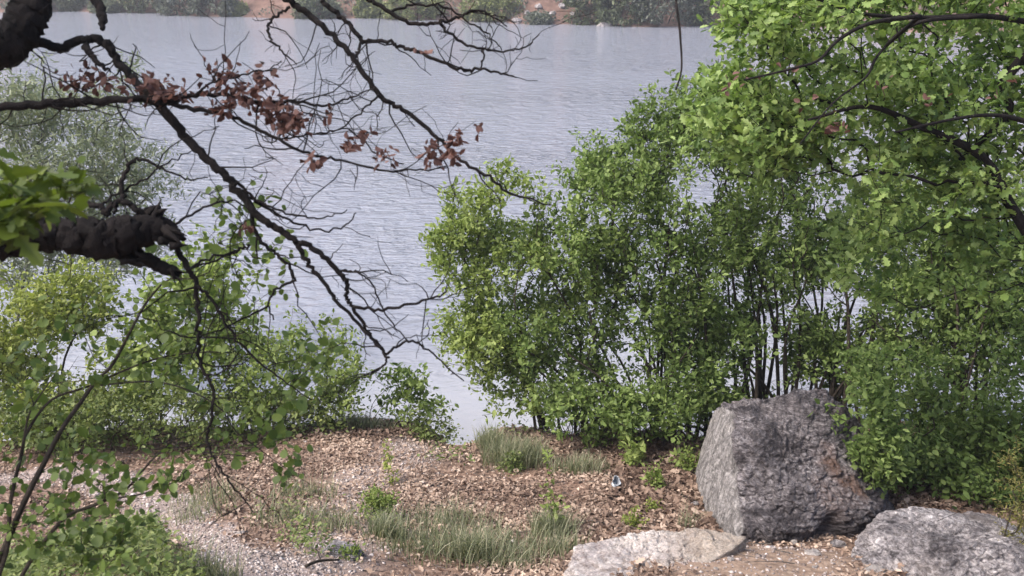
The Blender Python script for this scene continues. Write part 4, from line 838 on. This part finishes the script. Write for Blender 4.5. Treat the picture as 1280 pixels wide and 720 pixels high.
for i, a in enumerate(((88, 26, 3.0, 'dark green bush at the far shore left of the bare earth bank', M_FAR), (182, 44, 3.6, 'light green rounded tree on the far shore right of the bare left earth', M_FAR), (222, 46, 4.2, 'grey green rounded tree in the middle of the far shore clump', M_FARG), (266, 44, 3.8, 'grey green tree ending the far shore clump on its right side', M_FARG),
                       (296, 16, 1.2, 'tiny pale bush at the far waterline beside the tree clump', M_FARY), (395, 40, 2.2, 'dull green bush on the far shore behind the dark twigs', M_FAR), (464, 26, 2.0, 'small olive bush on the far pink bank left of the yellow green pair', M_FARY), (517, 50, 2.6, 'left one of the pair of yellow green bushes on the far pink bank', M_FARY),
                       (615, 50, 3.0, 'right one of the pair of yellow green bushes on the far pink bank', M_FARY), (672, 22, .8, 'low dark bush at the waterline below the far rubble', M_FARG), (740, 46, 4.5, 'dark green tree behind the pale far waterline rock', M_FAR), (778, 44, 5.0, 'deep green tree just right of the pale far waterline rock', M_FAR),
                       (830, 56, 5.5, 'greyish drooping willow on the far shore near the lime oak', M_FARG), (905, 60, 5., 'green far shore tree glimpsed behind the lime oak leaves', M_FAR), (30, 40, 3.4, 'olive tree on the far shore behind the top left limb', M_FARG), (130, 24, 1.4, 'low olive scrub bush on the left bare earth bank', M_FAR))):
    far_bush('shore_tree' if a[2] >= 3.2 else 'shore_bush', a[0], a[1]*1.25, *a[2:], seed=300+i, kind=1 if 'willow' in a[3] else 0, back=.3 if a[2] > 3 else .2)
def far_rock(u, s, label, seed, back=0., m=None, up=.3):
    r = np.random.default_rng(seed); xr = (u-640)/FPX; x = xr*80
    for _ in range(6): yy = shore_y(x); x = xr*depth(A([x, yy, 0]))
    yy += back; b = A([x, yy, tz(x, yy)+s*.15]); rock('shore_rock', [b+norm(r.normal(0, 1, 3))*A([s, s*.8, s*.7]) for _ in range(14)], m or M_STONE, label, 'rock', 'rocks on the far shore', 4, .05, .8, None, seed, None, s*1.2)
far_rock(757, .95, 'pale rock standing at the far waterline under the dark trees', 400, -.6, M_ROCKM)
for i, (u, s, b_, lab) in enumerate(((646, .5, .3, 'dark rock at the left foot of the far rubble'), (660, .45, 1.4, 'grey rock high on the left of the far rubble'), (676, .5, 2.0, 'grey rock near the top centre of the far rubble'), (690, .4, 1.0, 'small grey rock in the centre of the far rubble'), (704, .45, 1.8, 'grey rock on the upper right of the far rubble'), (716, .4, .8, 'small rock ending the far rubble near the dark trees'))):
    far_rock(u, s, lab, 410+i, b_, M_ROCKM)
# wooded hillside above the far shore, one far mass
n = 52000; x = rng.uniform(-150, 110, n); y = rng.uniform(70, 210, n); dsh = y-(78.7-.267*np.clip(x, -160, 160)); k = (dsh > 3.5) & (dsh < 75); x, y = x[k], y[k]; n = len(x); h = terrain(x, y)
cv = vnoise(np.stack([x*.16, y*.16, 0*x], 1), 5)
pos = np.stack([x, y, h+rng.uniform(.1, 1, n)*(1.5+6*cv)], 1)
o = leaves('far_woods', pos, rng.normal(0, 1, (n, 3)), rng.normal(0, .7, (n, 3))+A([0, 0, .8]), rng.uniform(1.2, 2.6, n), T_ELL, M_FAR, None, np.clip(rng.normal(.4, .25, n)+(cv-.5)*.6, 0, 1), rng); tag(o, kind='stuff')
# dry scrub on the pink bank
n = 24000; x = rng.uniform(-70, 60, n); y = 78.7-.267*x+rng.uniform(-1, 7, n); h = terrain(x, y); k = (h > .05) & (vnoise(np.stack([x*.45, y*.6, 0*x], 1), 6) > .38); x, y, h = x[k], y[k], h[k]; n = len(x)
pos = np.stack([x, y, h+rng.uniform(.0, .5, n)], 1)
o = leaves('bank_scrub', pos, rng.normal(0, 1, (n, 3))+A([0, 0, .5]), rng.normal(0, .7, (n, 3))+A([0, 0, .6]), rng.uniform(.15, .35, n), T_ELL, M_FARG, None, np.clip(rng.normal(.4, .25, n), 0, 1), rng)
o.name = 'undergrowth_far'; tag(o, kind='stuff')

# ------------------------------------------------------------------ air
hb_ = MB(); x0, x1, y0, y1, z0, z1 = -275, 275, -75, 345, -6, 62
hb_.add([[x0, y0, z0], [x1, y0, z0], [x1, y1, z0], [x0, y1, z0], [x0, y0, z1], [x1, y0, z1], [x1, y1, z1], [x0, y1, z1]], [[3, 2, 1, 0], [4, 5, 6, 7], [0, 1, 5, 4], [1, 2, 6, 5], [2, 3, 7, 6], [3, 0, 4, 7]])
m = bpy.data.materials.new('haze_air'); m.use_nodes = True; nt = m.node_tree; nt.nodes.clear(); out = nt.nodes.new('ShaderNodeOutputMaterial'); pv = nt.nodes.new('ShaderNodeVolumePrincipled')
pv.inputs['Color'].default_value = (.86, .87, .93, 1); pv.inputs['Density'].default_value = .0014; pv.inputs['Anisotropy'].default_value = .2; nt.links.new(pv.outputs[0], out.inputs['Volume'])
tag(hb_.build('haze', m, smooth=False), kind='stuff')

# ------------------------------------------------------------------ light, sky, camera
sc = bpy.context.scene
W = bpy.data.worlds.new('World'); sc.world = W; W.use_nodes = True; N = W.node_tree.nodes; L = W.node_tree.links
sky = N.new('ShaderNodeTexSky'); sky.sky_type = 'NISHITA'; sky.sun_disc = False
SD = norm(A([-.60, -.22, .85])); el = math.asin(SD[2]); az = math.atan2(SD[0], SD[1])
sky.sun_elevation = el; sky.sun_rotation = az; sky.air_density = 1.; sky.dust_density = 4.; sky.ozone_density = 1.
L.new(sky.outputs[0], N['Background'].inputs[0]); N['Background'].inputs[1].default_value = .135
sl = bpy.data.lights.new('sun', 'SUN'); sl.energy = 1.8; sl.angle = R(30); sl.color = (1, .95, .88)
so = bpy.data.objects.new('sun', sl); C.objects.link(so); so.rotation_euler = Vector(SD).to_track_quat('Z', 'Y').to_euler()
cam = bpy.data.cameras.new('camera'); co = bpy.data.objects.new('camera', cam); C.objects.link(co)
co.location = (0, 0, CAMZ); co.rotation_euler = (R(90)-PITCH, 0, 0); cam.sensor_width = 36; cam.lens = 36*FPX/1280; cam.clip_end = 1000; cam.clip_start = .05
cam.dof.use_dof = True; cam.dof.focus_distance = 8.5; cam.dof.aperture_fstop = 4.8
sc.camera = co
sc.view_settings.view_transform = 'Standard'; sc.view_settings.look = 'None'; sc.view_settings.gamma = 1; sc.view_settings.exposure = 1.3
sc.render.engine = 'CYCLES'; sc.cycles.use_denoising = True; sc.cycles.max_bounces = 6; sc.cycles.transparent_max_bounces = 8; sc.cycles.diffuse_bounces = 3; sc.cycles.transmission_bounces = 4
sc.cycles.use_adaptive_sampling = True
